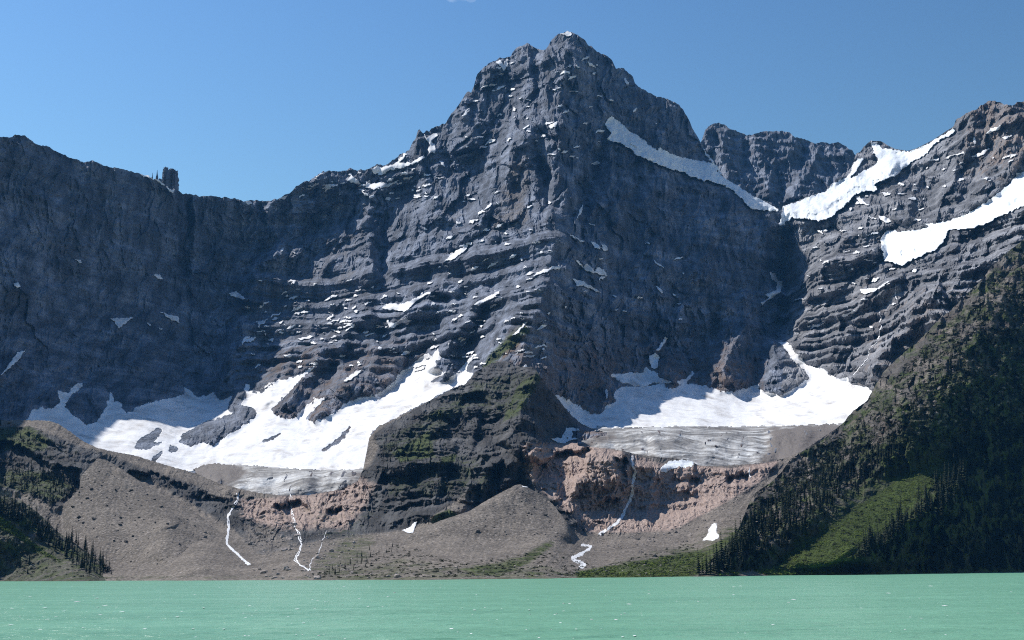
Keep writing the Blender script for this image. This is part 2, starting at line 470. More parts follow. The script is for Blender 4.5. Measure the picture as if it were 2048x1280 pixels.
# snow and ice areas (photo pixels); they smooth the ground below them
SNOW_LEFT = Z(5, '130,425 140,400 160,360 210,345 270,350 310,320 290,255 350,270 380,230 425,215 425,240 360,290 330,340 380,390 440,430 490,420 540,350 550,310 565,265 580,275 585,310 630,325 625,355 650,370 685,365 690,340 820,305 900,290 940,280 945,240 990,275 1010,295 1060,280 1095,270 1130,310 1180,285 1190,290 1170,330 1170,360 1195,375 1130,400 1060,415 1000,450 930,490 920,525 980,545 1040,520 1090,540 1180,475 1215,462 1240,440 1320,385 1300,352 1230,335 1260,285 1250,225 1285,210 1275,260 1340,265 1400,225 1450,200')
SNOW_LEFT = np.concatenate([SNOW_LEFT, Z(6, '40,320 90,280 150,260 240,245 270,220 320,180 330,185 290,230 240,270 150,370 105,405 120,430 160,450 210,455 240,420 310,350 365,350 340,385 270,450 300,465 350,450 430,415 450,380 530,350 620,330 700,270 710,240 790,190 830,140 880,135 910,115 925,165 900,180 915,200 940,240 870,275 950,270 1000,225 1010,218 1080,135 1100,137 1060,190 1045,220 1080,230 1070,255 1040,285 990,305 900,350 780,410 690,460 620,490 585,530 600,600 620,700 500,705 0,700'),
                            poly('440,945 300,940 170,900 100,860')])
SNOW_RIGHT = np.concatenate([Z(7, '262,338 300,345 370,385 440,425 490,430 510,390 560,370 545,340 575,300 600,295 680,300 790,280 800,300 850,305 865,290 855,270 900,255 930,220 937,235 905,280 1000,295 1060,315 1130,320 1200,300 1250,285 1250,310 1300,320'),
    Z(8, '270,340 330,310 410,255 390,220 330,170 300,125 258,75 300,80 330,100 340,125 400,190 440,205 490,210 510,245 600,255 615,285 700,300 720,340 680,395 620,450 590,500 300,497 0,503'), Z(7, '900,502 700,505 560,515 440,500 380,470 340,432 310,400')])
SNOW_SHELF = Z(7, '525,235 590,232 690,225 700,200 725,215 765,230 770,250 835,268 830,282 790,285 740,280 700,300 640,292 580,278')
HANGING = Z(3, '825,488 880,530 920,570 980,600 1010,630 1055,665 1075,650 1120,680 1180,700 1250,715 1340,730 1385,752 1400,800')
HANGING = np.concatenate([HANGING, Z(4, '75,385 110,425 160,450 210,490 270,525 330,550 370,575 395,598 340,595 260,588 240,575 200,530 140,480 80,457 0,442'), Z(3, '1310,825 1260,810 1200,785 1130,765 1060,740 1000,710 950,690 930,665 870,630 810,615 798,622 825,580 790,535')])
UPPER_RIGHT = Z(4, '838,250 870,256 900,285 960,293 1020,301 1060,291 1100,272 1160,242 1215,206 1250,180 1256,210 1200,240 1150,270 1110,320 1060,345 1000,385 970,420 900,445 860,465 875,495 820,500 760,515 740,545 690,590 640,630 600,645 520,635 450,630 400,670 388,660 395,635 408,572 520,531 620,496 650,460 720,430 750,395 742,380 780,335 810,335 760,410 738,436 800,400 860,372 876,340 850,300')
LOWER_RIGHT = np.concatenate([Z(4, '1650,372 1595,400 1560,410 1520,465 1440,530 1370,575 1300,615 1200,650 1100,660 1130,672 1060,690 1000,695 920,690 885,740 900,800 905,840 960,855 990,865 1060,830 1160,785 1200,750 1222,690 1320,682 1400,665 1480,620 1550,590 1595,565 1650,540')])

PATCHES = [  # view, polygon, label (None: one of the flecks)
 (2,'745,355 780,335 810,345 870,325 920,270 935,275 890,320 950,320 1020,280 1030,290 990,320 900,350 850,355 800,385 760,375','long snow ramp along the left ridge just below its skyline'),
 (2,'720,415 740,430 800,420 840,430 890,408 880,425 840,445 760,455 715,450','flat snow shelf under the snow ramp of the left ridge'),
 (2,'650,375 660,395 700,435 680,430 620,412 640,395','tent shaped snow patch on the left ridge crest'),
 (2,'490,455 560,425 565,440 520,450','narrow snow strip left of the tent shaped patch'),
 (2,'270,508 310,487 322,490 300,510','snow sliver on the low skyline notch of the left ridge'),
 (2,'380,490 405,478 408,488 385,497',None),(2,'100,521 135,518 140,535 115,535','snow dab at the lowest dip of the left ridge'),(2,'460,395 495,375 490,385 465,400',None),
 (2,'1015,158 1030,195 1060,180 1080,165 1090,180 1060,210 1085,250 1075,270 1045,275 1040,250 1050,235 1030,205 1020,185','forked snow gully beside the rock tooth on the left ridge'),
 (2,'1095,310 1115,315 1130,335 1120,342','small slanting snow patch below the forked snow gully'),
 (2,'1215,80 1245,45 1258,40 1240,65 1222,85','thin snow streak high on the left shoulder of the peak'),
 (2,'1120,830 1160,785 1215,755 1255,730 1225,775 1170,815','bright snow wedge midway up the left flank of the peak'),
 (2,'1290,580 1330,560 1335,570 1300,585',None),
 (2,'800,1070 830,1045 920,1040 1000,1000 1060,975 1050,990 980,1030 920,1085 860,1075 820,1075','large winged snow patch on the banded ledges left of the rib'),
 (2,'830,1140 870,1140 940,1105 930,1125 860,1170 840,1165','hooked snow patch just below the large winged one'),
 (2,'1270,1050 1320,1020 1408,975 1408,990 1340,1030 1290,1055','slanting snow bar left of the central rib'),
 (2,'80,1235 110,1220 160,1215 150,1230 100,1240 85,1252','snow strip at the left end of the lowest banded ledge'),
 (2,'165,1135 225,1120 200,1145 170,1152','stubby snow patch on the upper banded ledge'),
 (2,'275,1140 305,1125 300,1138 280,1150',None),(2,'365,1220 450,1205 440,1220 390,1230','flat snow strip at the right end of the lowest banded ledge'),
 (2,'215,1222 255,1222 245,1235 230,1232',None),(2,'520,1120 555,1090 558,1098 530,1130','tilted snow sliver right of the upper banded ledge'),
 (2,'650,1065 675,1045 665,1070 652,1077',None),(2,'615,1180 665,1145 665,1155 625,1185','thin snow slash under the banded ledges'),
 (2,'280,765 300,755 300,775 285,780',None),(2,'330,780 368,775 360,788',None),
 (2,'15,990 60,980 110,1020 90,1020 40,1005','bluish shaded snow at the foot of the pale buttress'),
 (2,'690,460 720,480 740,490 715,490',None),(2,'760,1155 800,1155 790,1165',None),
 (1,'560,1112 600,1120 685,1108 650,1140 600,1172 590,1140','triangular blue shaded snow patch low on the dark headwall'),
 (1,'800,1072 850,1095 915,1108 920,1140 880,1130','blue shaded snow flag right of the triangular patch'),
 (1,'65,940 95,930 105,955 80,958',None),(1,'380,815 415,820 420,838',None),(1,'750,1140 775,1150 770,1158',None),(1,'805,1165 840,1168 830,1178',None),
 (1,'785,895 815,890 838,915 820,918',None),(1,'710,379 760,384 820,412 890,466 885,478 850,447 800,412 740,395','white snow lip on the headwall crest below the rock towers'),
 (5,'0,185 60,100 90,65 135,45 90,110','long blue shaded snow streak at the far left of the headwall'),
 (3,'500,545 530,525 555,520 540,550 510,558','bright snow dab high in the middle of the peak'),
 (3,'720,1130 760,1150 770,1175 740,1165','upper left of the shaded snow tufts right of the rib'),(3,'775,1145 805,1160 815,1185 785,1180','upper right of the shaded snow tufts right of the rib'),
 (3,'590,1080 640,1110 690,1135 680,1140 620,1105',None),
 (11,'160,258 185,262 215,300 240,275 290,330 300,300 350,315 362,360 325,350 290,335 250,335 215,310','ragged row of shaded snow right of the central rib'),
 (11,'125,355 140,372 200,390 270,425 330,465 300,460 240,430 175,420','long shaded snow bar lowest right of the central rib'),
 (11,'650,245 690,270 735,305 700,300','slanting shaded snow dash in the middle of the right flank'),(11,'675,418 720,450 725,472 700,460',None),(11,'765,465 800,470 812,490',None),(11,'830,335 855,335 860,350',None),(11,'395,480 430,488 415,498',None),
 (10,'970,425 1010,395 1070,375 1140,350 1165,365 1150,380 1090,385 1040,410','white snow slab crossing the crest of the central rib'),
 (3,'700,1042 745,1048 740,1055',None),(3,'370,560 400,535 405,540 380,565',None),(3,'310,505 335,490 335,497',None),(3,'140,990 175,970 210,935 215,950 165,985','faint snow streak beside the light crest above the ledges'),
 (3,'65,490 100,455 105,465 80,490',None),(3,'655,1000 665,960 685,940 680,970 665,1000 640,1030','bluish ice streak at the bottom of the dark diagonal gully'),
 (3,'235,215 262,240 275,265 290,240 300,200 290,196 275,230 255,200',None),
 (10,'815,815 860,795 890,755 945,705 940,725 900,770 870,800','white snow tongue on the green edge of the rib'),
 (9,'655,1105 700,1060 740,1030 780,1020 770,1040 720,1080 680,1100','snow scrap on the dark spur above the left snowfield'),
 (4,'1405,215 1430,190 1490,172 1470,195 1420,215','highest snow patch below the right hand summit'),(4,'1485,238 1530,220 1540,228 1500,243','small snow bar right of the highest patch on the right summit'),
 (4,'1120,345 1180,335 1180,345 1130,350',None),(4,'1200,335 1250,315 1300,303 1305,312 1240,325 1215,340','thin snow ledge left of the slanted patch on the right massif'),
 (4,'1330,325 1380,308 1420,285 1425,292 1390,325 1340,332','slanted snow patch in the middle of the upper right massif'),(4,'1345,235 1355,232 1358,265 1348,268',None),
 (4,'760,515 790,530 835,565 820,570 780,550','curved snow strip below the upper right glacier'),(4,'890,505 930,500 910,520',None),
 (4,'875,615 930,630 940,650 915,655 880,630','snow pad between the two right hand glaciers'),(4,'820,620 870,632 865,640',None),(4,'735,580 750,575 745,600',None),(4,'575,690 610,690 600,710',None),
 (4,'790,980 870,975 940,935 900,970 840,1000 795,1008','white snow wing below the lower right glacier'),(4,'690,1115 780,1075 770,1090 710,1118','slanting snow dash on the banded slabs of the right massif'),
 (4,'560,1175 620,1135 615,1145 575,1172','thin snow dash lowest on the banded slabs'),(4,'470,985 535,962 510,975',None),
 (4,'340,895 370,900 385,935 410,940 400,990 370,1015 330,1040 300,1065 305,1045 345,1020 310,1010 380,980 375,950 350,925','winding blue snow in the deep gully left of the right massif'),
 (7,'720,150 750,135 768,145 765,200 745,215 725,200','shaded snow plug in the chute above the right snowfield'),(7,'750,125 800,58 815,60 775,120','slim shaded snow streak at the top of the chute'),
 (7,'505,312 515,310 525,340 515,360',None),(3,'560,72 580,68 600,57 622,62 628,76 600,84 585,78','white snow cap on the very summit'),(3,'700,205 740,235 750,250 720,235',None),(3,'645,225 665,240 672,255 655,245',None),
 (3,'885,300 900,298 915,315 920,335 900,330',None),(3,'935,465 955,445 955,465 945,475',None),(3,'1040,518 1060,530 1065,545',None),(3,'330,445 340,450 330,470 320,468',None),
 (4,'35,330 10,280 25,300 75,360 60,362',None),
]
PATCHES = [(Z(v, s), lab) for v, s, lab in PATCHES]
BIG = [SNOW_LEFT, SNOW_RIGHT, SNOW_SHELF, HANGING, UPPER_RIGHT, LOWER_RIGHT]

mask = np.zeros(G.U.shape)
for pl in BIG:
    js, is_ = G.win(pl, 6); mask[js, is_] = np.maximum(mask[js, is_], inside(pl, G.U[js, is_], G.V[js, is_]))
soft = blur(mask, 3)
# rock structure ------------------------------------------------------------
U, V = G.U, G.V
wx = 18 * fbm(U / 90, V / 90, 3, 0.5, 1); wy = 18 * fbm(U / 90, V / 90, 3, 0.5, 2)
tz = rays(U, V)[..., 2]
leftness = sstep(1120, 1000, U + 0.0 * V) * sstep(430, 520, U)          # slanting ribs on the peak's left flank
rightness = sstep(1570, 1640, U)
# fall-line coordinates: across / along
def slant(ang):
    c, s = math.cos(ang), math.sin(ang)
    return (U + wx) * c + (V + wy) * s, -(U + wx) * s + (V + wy) * c
a1, b1 = slant(math.radians(38)); a0, b0 = slant(0.0); a2, b2 = slant(math.radians(30))
def flutes(sc, seed):
    f0 = ridged(a0 / sc, b0 / (sc * 3.2), 3, 0.5, seed)
    f1 = ridged(a1 / sc, b1 / (sc * 2.6), 3, 0.5, seed + 5)
    f2 = ridged(a2 / sc, b2 / (sc * 2.2), 3, 0.5, seed + 9)
    return f0 * (1 - leftness) * (1 - rightness) + f1 * leftness + f2 * rightness
calm = sstep(480, 330, U)                                                # the headwall is a smoother wall
calm = np.maximum(calm, 0.6 * sstep(1180, 1260, U) * sstep(1570, 1500, U) * sstep(300, 380, V) * sstep(640, 560, V))
rough = 26 * ridged((U + wx) / 150, (V + wy) / 150, 2, 0.5, 11) * (1 - 0.5 * calm)
rough += 12 * flutes(50, 21) * (1 - 0.5 * calm)
rough += 6 * flutes(17, 31) * (1 - 0.1 * calm)
rough += 2.6 * ridged((U + 0.4 * wx) / 22, (V + 0.4 * wy) / 16, 4, 0.55, 41)
rough += 1.6 * fbm(U / 7, V / 7, 2, 0.6, 51)
def facets(sa, sb, seed):
    return (chisel(a0 / sa, b0 / sb, seed) * (1 - leftness) * (1 - rightness) + chisel(a1 / sa, b1 / sb, seed + 1) * leftness + chisel(a2 / sa, b2 / sb, seed + 2) * rightness)
rough += (20 * facets(46, 95, 1) + 15 * facets(19, 38, 4) + 8 * facets(9, 13, 7) + 3.2 * facets(5, 6, 10)) * (1 - 0.62 * calm)
# bedding: cliffs and ledges
z = CAM_H + tz * D + 20 * fbm(U / 260, V / 260, 3, 0.5, 61) + 3 * fbm(U / 22, V / 22, 2, 0.5, 62)
rs = np.random.RandomState(5)
def beds(lo, hi, seed):
    r = np.random.RandomState(seed); b = [0.0]
    while b[-1] < 1900: b.append(b[-1] + r.uniform(lo, hi) * (0.6 if r.rand() < 0.4 else 1.2))
    b = np.array(b); zz = np.arange(0, 1900, 0.5); i = np.clip(np.searchsorted(b, zz, 'right') - 1, 0, len(b) - 2)
    H = b[i + 1] - b[i]; t = (zz - b[i]) / H
    hard = r.uniform(0.55, 0.85, len(b))[i]; amp = r.uniform(0.45, 1.2, len(b))[i]
    g = np.where(t < hard, 0.1 * t / hard, 0.1 + 0.9 * (t - hard) / (1 - hard))
    return zz, H * (g - t) * amp
zz, off1 = beds(26, 72, 3); _, off2 = beds(8, 22, 4)
ledgy = sstep(800, 720, z) * sstep(330, 420, z)                           # well bedded belt low on the peak, tall cliffs above it
bedA = 0.25 + 1.3 * ledgy * sstep(440, 510, U) * (1 - 0.75 * sstep(1130, 1200, U) * sstep(1570, 1520, U)) + 0.55 * sstep(1580, 1650, U)
bedA *= 0.75 + 0.5 * sstep(-0.3, 0.5, fbm(U / 200, V / 120, 2, 0.5, 71))
bedA = bedA * (1 - 0.4 * calm)
rough = rough * (1 - 0.62 * np.clip(ledgy, 0, 1) * sstep(440, 510, U) * sstep(1180, 1120, U))
terr = (0.95 * np.interp(z, zz, off1) + 0.9 * np.interp(z, zz, off2)) * bedA
D = np.maximum(D - rough * (1 - 0.9 * soft) + terr * (1 - 0.95 * soft), 900)
# steep overhanging walls that stay in the shade
WALLS = [(poly('722,440 758,430 765,560 735,572'), 40), (poly('842,320 960,290 985,400 930,450 880,430'), 40), (poly('560,440 700,410 715,430 640,470 560,500 510,540 470,520 470,420'), 30),
  (poly('740,535 830,545 900,500 960,480 900,545 820,575 740,570'), 34), (Z(10, '190,560 440,520 430,640 380,700 280,700'), 40), (Z(10, '0,760 120,720 370,700 380,840 240,960 60,1060 0,1060'), 46), (Z(9, '490,860 820,770 860,820 780,1000 640,1010 560,960'), 40), (Z(9, '0,890 250,880 240,1000 160,1080 60,1100 0,1100'), 40),
  (Z(9, '200,1260 420,1060 600,960 640,1020 520,1160 380,1270'), 40), (Z(10, '640,620 830,560 800,680 660,860 620,780'), 40), (Z(9, '500,760 660,740 640,800 520,830'), 24), (Z(10, '360,540 600,380 640,420 480,500'), 18),
  (Z(3, '450,700 500,760 540,900 560,1000 520,960 480,850'), 40), (Z(3, '250,860 420,820 420,950 380,1060 240,1080'), 24), (Z(3, '130,560 330,420 360,500 250,640 150,660'), 36), (Z(3, '330,300 420,240 470,170 470,330 400,420 340,400'), 30), (Z(3, '1040,900 1180,860 1400,900 1400,1240 1100,1200 1040,1100'), 46), (Z(3, '800,640 1000,720 980,900 780,880'), 24),
  (Z(4, '400,680 600,660 560,760 430,820'), 30), (Z(4, '460,860 700,840 960,880 940,930 700,920 520,940'), 24), (Z(4, '900,400 1140,360 1200,560 920,600'), 36), (Z(4, '1260,720 1560,600 1500,780 1300,880'), 40), (Z(4, '480,1180 700,1130 880,1150 820,1260 600,1280'), 26), (Z(4, '1150,330 1330,330 1380,430 1200,480'), 24), (Z(4, '960,960 1180,860 1290,900 1150,1080 1000,1120'), 20)]
for q_, dep in WALLS:
    js, is_ = G.win(q_, 24); u_, w_ = U[js, is_], V[js, is_]
    uw = u_ + 12 * fbm(u_ / 28, w_ / 28, 3, 0.6, 152); vw = w_ + 12 * fbm(u_ / 28, w_ / 28, 3, 0.6, 153)
    k_ = blur(inside(q_, uw, vw).astype(float), 2); t_ = np.clip((q_[:, 1].max() + 8 - w_) / np.ptp(q_[:, 1]), 0, 1)
    D[js, is_] += dep * k_ * t_ ** 0.8 * (1 - soft[js, is_])
LIP = next(i for i, q in enumerate(PATCHES) if q[1] and 'rock towers' in q[1])
# ledges that carry the small snow patches: rock juts out below them
for k, (pl, lab) in enumerate(PATCHES):
    y0, y1 = pl[:, 1].min(), pl[:, 1].max(); h = y1 - y0
    js, is_ = G.win(pl, 30); u, v = U[js, is_], V[js, is_]
    if u.size == 0: continue
    ins = inside(pl, u, v); d, _, _ = seg_dist(pl, u, v, True)
    near = np.where(ins, 1.0, np.clip(1 - d / 22, 0, 1) ** 1.5)
    amp = min(26.0, 5 + 1.1 * h) * (2.0 if k == LIP else 1.0)
    D[js, is_] -= amp * near * np.clip((v - y0) / max(h, 6), 0, 1.3)
# lumps, crevasses and melt grooves on the snow bowls
sn = 7 * fbm(U / 110, V / 45, 3, 0.5, 81) + 2.2 * ridged((U + V) / 34, (V - 0.5 * U) / 110, 3, 0.5, 82)
low = sstep(640, 720, V)
D = D - soft * sn * low
ice = 9 * ridged((U + wx) / 26, (V + wy) / 20, 4, 0.55, 83)
D = D - soft * ice * (1 - low) * 0.6

# skyline teeth
SX = np.concatenate([np.arange(-640, -90, 10.0), np.arange(-90, 2138.1, 2.0)])
SY = line_y(SKYLINE, SX)
jag = 2.2 * ridged(SX / 16, SX * 0 + 3.3, 3, 0.6, 91) - 1.0
snowy = ((SX > 1742) & (SX < 1908)) | ((SX > 1425) & (SX < 1600))
SY = SY - np.where(snowy, 0.2, 1.0) * jag

# cover attribute: plants, red rock, brown, scree
cov = np.zeros(G.U.shape + (4,), np.float32)
def paint(cov, R, ch, pl, val, pad=14, mode='max'):
    js, is_ = R.win(pl, pad + 4); u, v = R.U[js, is_], R.V[js, is_]
    if u.size == 0: return
    d, _, _ = seg_dist(pl, u, v, True); sd = np.where(inside(pl, u, v), d, -d)
    k = val * sstep(-pad, pad, sd)
    cov[js, is_, ch] = np.maximum(cov[js, is_, ch], k)
cov[..., 2] = 0.15
cov[..., 2] += 0.38 * sstep(560, 760, V) * sstep(900, 1050, U) * sstep(1570, 1500, U)
cov[..., 2] += 0.22 * sstep(1640, 1760, U) * sstep(420, 640, V) + 0.35 * sstep(1880, 1960, U) * sstep(420, 300, V)
cov[..., 2] += 0.30 * sstep(620, 720, V) * sstep(470, 560, U) * sstep(900, 800, U)
paint(cov, G, 0, poly('960,735 985,700 1010,672 1050,640 1062,665 1035,690 1000,720 975,745'), 0.72, 10)
paint(cov, G, 2, poly('1010,700 1058,662 1040,690 1000,725'), 0.9, 6)
for q, a in (('1010,330 1050,290 1075,330 1060,400 1070,460 960,480 985,420', 0.5), ('500,580 520,530 580,490 640,450 740,430 745,470 690,540 620,590 540,600', 0.40), ('90,470 150,480 140,520 60,510', 0.45), ('650,560 700,520 725,540 710,580 660,590', 0.45), ('620,560 560,600 520,560', 0.3), ('870,400 930,380 960,420 900,470 850,440', 0.4), ('1320,380 1370,380 1360,410 1325,405', 0.5)):
    paint(cov, G, 3, poly(q), a, 22)
paint(cov, G, 3, poly('480,560 520,540 560,575 620,590 600,610 500,605'), 0.35, 16)

def sheet(name, R, D, cov, colx, boty, topy, nrows, mat, back=12, backstep=60, drop=0.9, keepcol=None, smooth=False, power=1.0):
    """terrain sheet between two lines, continued down behind its skyline"""
    rowy = np.linspace(boty.max(), topy.min(), nrows)[:, None]
    PX = np.repeat(colx[None], nrows, 0); PY = np.maximum(np.minimum(rowy, boty[None]), np.minimum(topy, boty)[None])
    flat = np.abs(PY[1:] - PY[:-1]) < 1e-6
    keep = ~(flat[:, 1:] & flat[:, :-1])
    keep = np.concatenate([keep, np.ones((back, len(colx) - 1), bool)])
    Dd = R.sample(D, PX, PY); P = at(PX, PY, Dd)
    C = R.sample(cov, PX, PY)
    rows = [P]; cr = [C]
    top = P[-1]; dirn = rays(colx, topy); dirn = dirn / np.linalg.norm(dirn[:, :2], axis=1)[:, None]
    for k in range(1, back + 1):
        q = top.copy(); s = backstep * k * (1 + 0.12 * k)
        q[:, 0] += dirn[:, 0] * s; q[:, 1] += dirn[:, 1] * s
        q[:, 2] -= drop * s + 14 * np.abs(perlin(colx / 30, np.full_like(colx, k * 0.7), 5)) * min(k, 3)
        q[:, 2] = np.maximum(q[:, 2], -20.0 - 4.0 * k)
        rows.append(q[None]); cr.append(C[-1:])
    P = np.concatenate(rows); C = np.concatenate(cr)
    return P, C, keep, PY

NR = 445
P, C, KF, PYm = sheet('mountain', G, D, cov, SX, np.full_like(SX, 1000.0), SY, NR, MAT_ROCK, back=12, backstep=50, drop=0.85)
nr, nc = P.shape[:2]
# where the massif is split into wall, peak and right massif
bl = poly('0,0 462,0 458,395 470,520 478,600 470,680 450,790 440,860 420,1010')[1:]
br = poly('1568,0 1566,420 1574,560 1572,690 1560,800 1545,1010')
PYm = np.concatenate([PYm, np.repeat(SY[None], nr - PYm.shape[0], 0)])
fx = 0.5 * (SX[:-1] + SX[1:])[None]; fy = PYm[:-1, :-1]
xl = np.interp(fy, bl[:, 1], bl[:, 0]); xr = np.interp(fy, br[:, 1], br[:, 0])
Vt = P.reshape(-1, 3); Ct = C.reshape(-1, 4)
for name, keep, mat in (('headwall_mountain', fx < xl, MAT_ROCK), ('pyramid_mountain', (fx >= xl) & (fx < xr), MAT_ROCK), ('glaciated_mountain', fx >= xr, MAT_RIGHT)):
    v, f, c = compact(Vt, grid_faces(nr, nc, keep & KF), Ct)
    tag(mesh_np(name, v, f, mat, attr=c), kind='structure')

# ------------------------------------------------------------------ far peak behind the saddle
def sheet_mesh(name, P, C, keep, mat):
    v, f, c = compact(P.reshape(-1, 3), grid_faces(P.shape[0], P.shape[1], keep), C.reshape(-1, 4))
    return mesh_np(name, v, f, mat, attr=c)
F = Raster(1370, 1750, 220, 480, 2)
FD = tps([(1404,280,4350),(1440,250,4400),(1560,262,4450),(1700,300,4500),(1750,330,4500),(1380,330,4300),(1400,420,3980),(1480,440,3960),(1560,430,3960),(1640,400,4050),(1720,400,4150),(1500,340,4220),(1620,340,4300),(1380,480,3800),(1750,480,3900)], F.U, F.V)
for i, (s, amp, wl, wr) in enumerate([('1440,255 1450,330 1470,420', 70, 30, 50), ('1515,270 1530,330 1540,400', 70, 34, 40), ('1580,270 1575,340 1590,400', 80, 36, 44), ('1640,290 1625,340 1600,400', 90, 30, 60), ('1690,295 1690,340 1650,380', 60, 30, 34), ('1412,265 1418,310', 60, 20, 24)]):
    ridge(FD, F, s, amp, wl, wr, seed=80 + i)
FD = FD - 26 * ridged(F.U / 40, F.V / 90, 4, 0.55, 101) - 9 * ridged(F.U / 14, F.V / 16, 3, 0.6, 102)
FD = FD + np.interp(CAM_H + rays(F.U, F.V)[..., 2] * FD + 10 * fbm(F.U / 40, F.V / 40, 2), zz, off1) * 0.9
FAR_SKY = np.concatenate([poly('1370,330 1396,300'), Z(4, '10,245 25,200 50,175 80,160 125,175 140,190 200,210 230,225 280,215 320,205 400,203 440,210 470,235 520,245 560,265 600,257 640,265 680,260 720,280 750,300 770,330'), poly('1750,350')])
fxs = np.arange(1370, 1750.1, 2.0)
fcov = np.zeros(F.U.shape + (4,), np.float32); fcov[..., 2] = 0.3
fsy = line_y(FAR_SKY, fxs) - 1.6 * (ridged(fxs / 12, fxs * 0 + 1.7, 3, 0.6, 103) - 0.4)
P, C, KF, _ = sheet('far', F, FD, fcov, fxs, np.full_like(fxs, 478.0), fsy, 130, MAT_ROCK, back=6, backstep=70)
tag(sheet_mesh('distant_mountain', P, C, KF, MAT_ROCK), kind='structure')

# ------------------------------------------------------------------ foreground of the far shore: rib foot, cliff band, moraine, talus
def shore_y(x): return np.interp(x, [-90, 0, 820, 1100, 1400, 1700, 2048, 2138], [1163, 1162, 1160, 1157, 1153, 1149, 1144, 1143])
def shore_pts(xs, dy=0):
    r = []
    for x in xs:
        y = shore_y(x); tzv = rays(x, y)[2]
        r.append((x, y, -CAM_H / tzv))
    return r
L = Raster(-90, 1800, 700, 1176, 1.5)
LP = shore_pts([-90, 0, 200, 400, 600, 820, 960, 1100, 1250, 1400, 1550, 1700, 1800])
LP += [(x, y + 12, Yv - 45) for x, y, Yv in LP]
LP += [(400,1130,1130),(600,1130,1080),(820,1110,1150),(1100,1110,1120),(1300,1110,1200),(1400,1110,1200),(1100,1075,1250),(900,1060,1310),(700,1080,1330),(500,1115,1240),(250,1120,1280),
 (530,1070,1450),(480,1030,1560),(560,1020,1580),(640,1050,1480),(720,1050,1460),(820,1050,1400),(1000,1020,1480),(1180,1065,1440),(1300,1050,1500),(1400,1025,1540),(1500,970,1640),
 (480,985,1660),(560,996,1640),(640,985,1640),(720,955,1650),(760,930,1650),(850,910,1640),(950,915,1630),(1040,900,1620),(1160,895,1640),(1240,905,1650),(1330,935,1660),(1450,940,1690),(1560,922,1740),(1080,960,1580),(1200,980,1560),
 (760,880,1740),(850,815,1840),(947,748,1980),(1040,737,1950),(1075,745,1950),(1110,793,2010),(1152,850,1990),(900,850,1780),(1000,820,1830),(1000,870,1740),(1080,860,1800),(1120,880,1830),(900,960,1560),(1000,950,1580),(800,990,1540),
 (-90,838,1850),(40,842,1800),(117,848,1780),(170,885,1750),(234,905,1740),(301,922,1740),(391,947,1720),(440,968,1690),(0,905,1660),(-90,960,1560),(0,965,1560),(100,940,1610),(150,965,1580),(80,990,1500),(200,910,1710),(300,980,1600),(380,1010,1580),(200,1000,1570),(100,1080,1380),(300,1060,1450),
 (1500,1000,1560),(1600,905,1750),(1680,850,1880),(1800,780,2000),(1450,1060,1330),(1430,1100,1200),(1560,1000,1540),(1700,900,1850),(1650,1050,1500),(1800,1050,1500)]
LD = tps(LP, L.U, L.V)
for i, (s, amp, wl, wr) in enumerate([
  ('1066,890 1066,960 1074,1010', 40, 26, 90), ('1243,902 1244,960 1240,1010', 34, 70, 14), ('1390,930 1384,990', 16, 50, 10), ('1320,935 1310,1000 1290,1050', 14, 50, 16),
  ('1478,935 1462,965', 14, 40, 10), ('1205,990 1200,1040', 14, 40, 22), ('1120,1000 1140,1050', 12, 30, 30),
  ('1075,745 1030,800 990,860 960,930', 34, 50, 90), ('1010,735 950,800 900,850', 30, 40, 60), ('985,905 965,960 935,1010', 26, 46, 22), ('905,905 885,960 870,1000', 24, 46, 20), ('1030,920 1010,970 985,1000', 24, 40, 22),
  ('830,925 800,975', 22, 50, 24), ('690,965 660,1000 640,1040', 18, 50, 26), ('560,995 552,1040', 16, 60, 22), ('610,990 600,1040', 10, 30, 16),
  ('0,900 60,930 130,945 175,950', 22, 20, 46), ('330,935 400,970 460,1000', 12, 12, 22), ('170,890 230,915 320,955 420,985', 10, 14, 16),
  ('1074,742 1050,800 1030,860 1010,900', 110, 40, 120)]):
    ridge(LD, L, s, amp, wl, wr, warp=8, seed=120 + i)
CLIFF = poly('440,975 560,990 640,985 740,935 760,890 740,870 860,800 950,730 1060,715 1125,780 1155,855 1165,890 1260,905 1330,930 1460,935 1570,915 1530,960 1440,1010 1350,1060 1190,1070 1130,1050 1090,1000 1040,960 960,1010 880,1040 800,1060 640,1080 520,1110 470,1060')
CLIFF_LEFT = poly('-90,855 60,850 160,890 290,935 440,985 470,1060 400,1020 300,960 190,925 160,990 110,1020 60,990 -90,970')
U, V = L.U, L.V
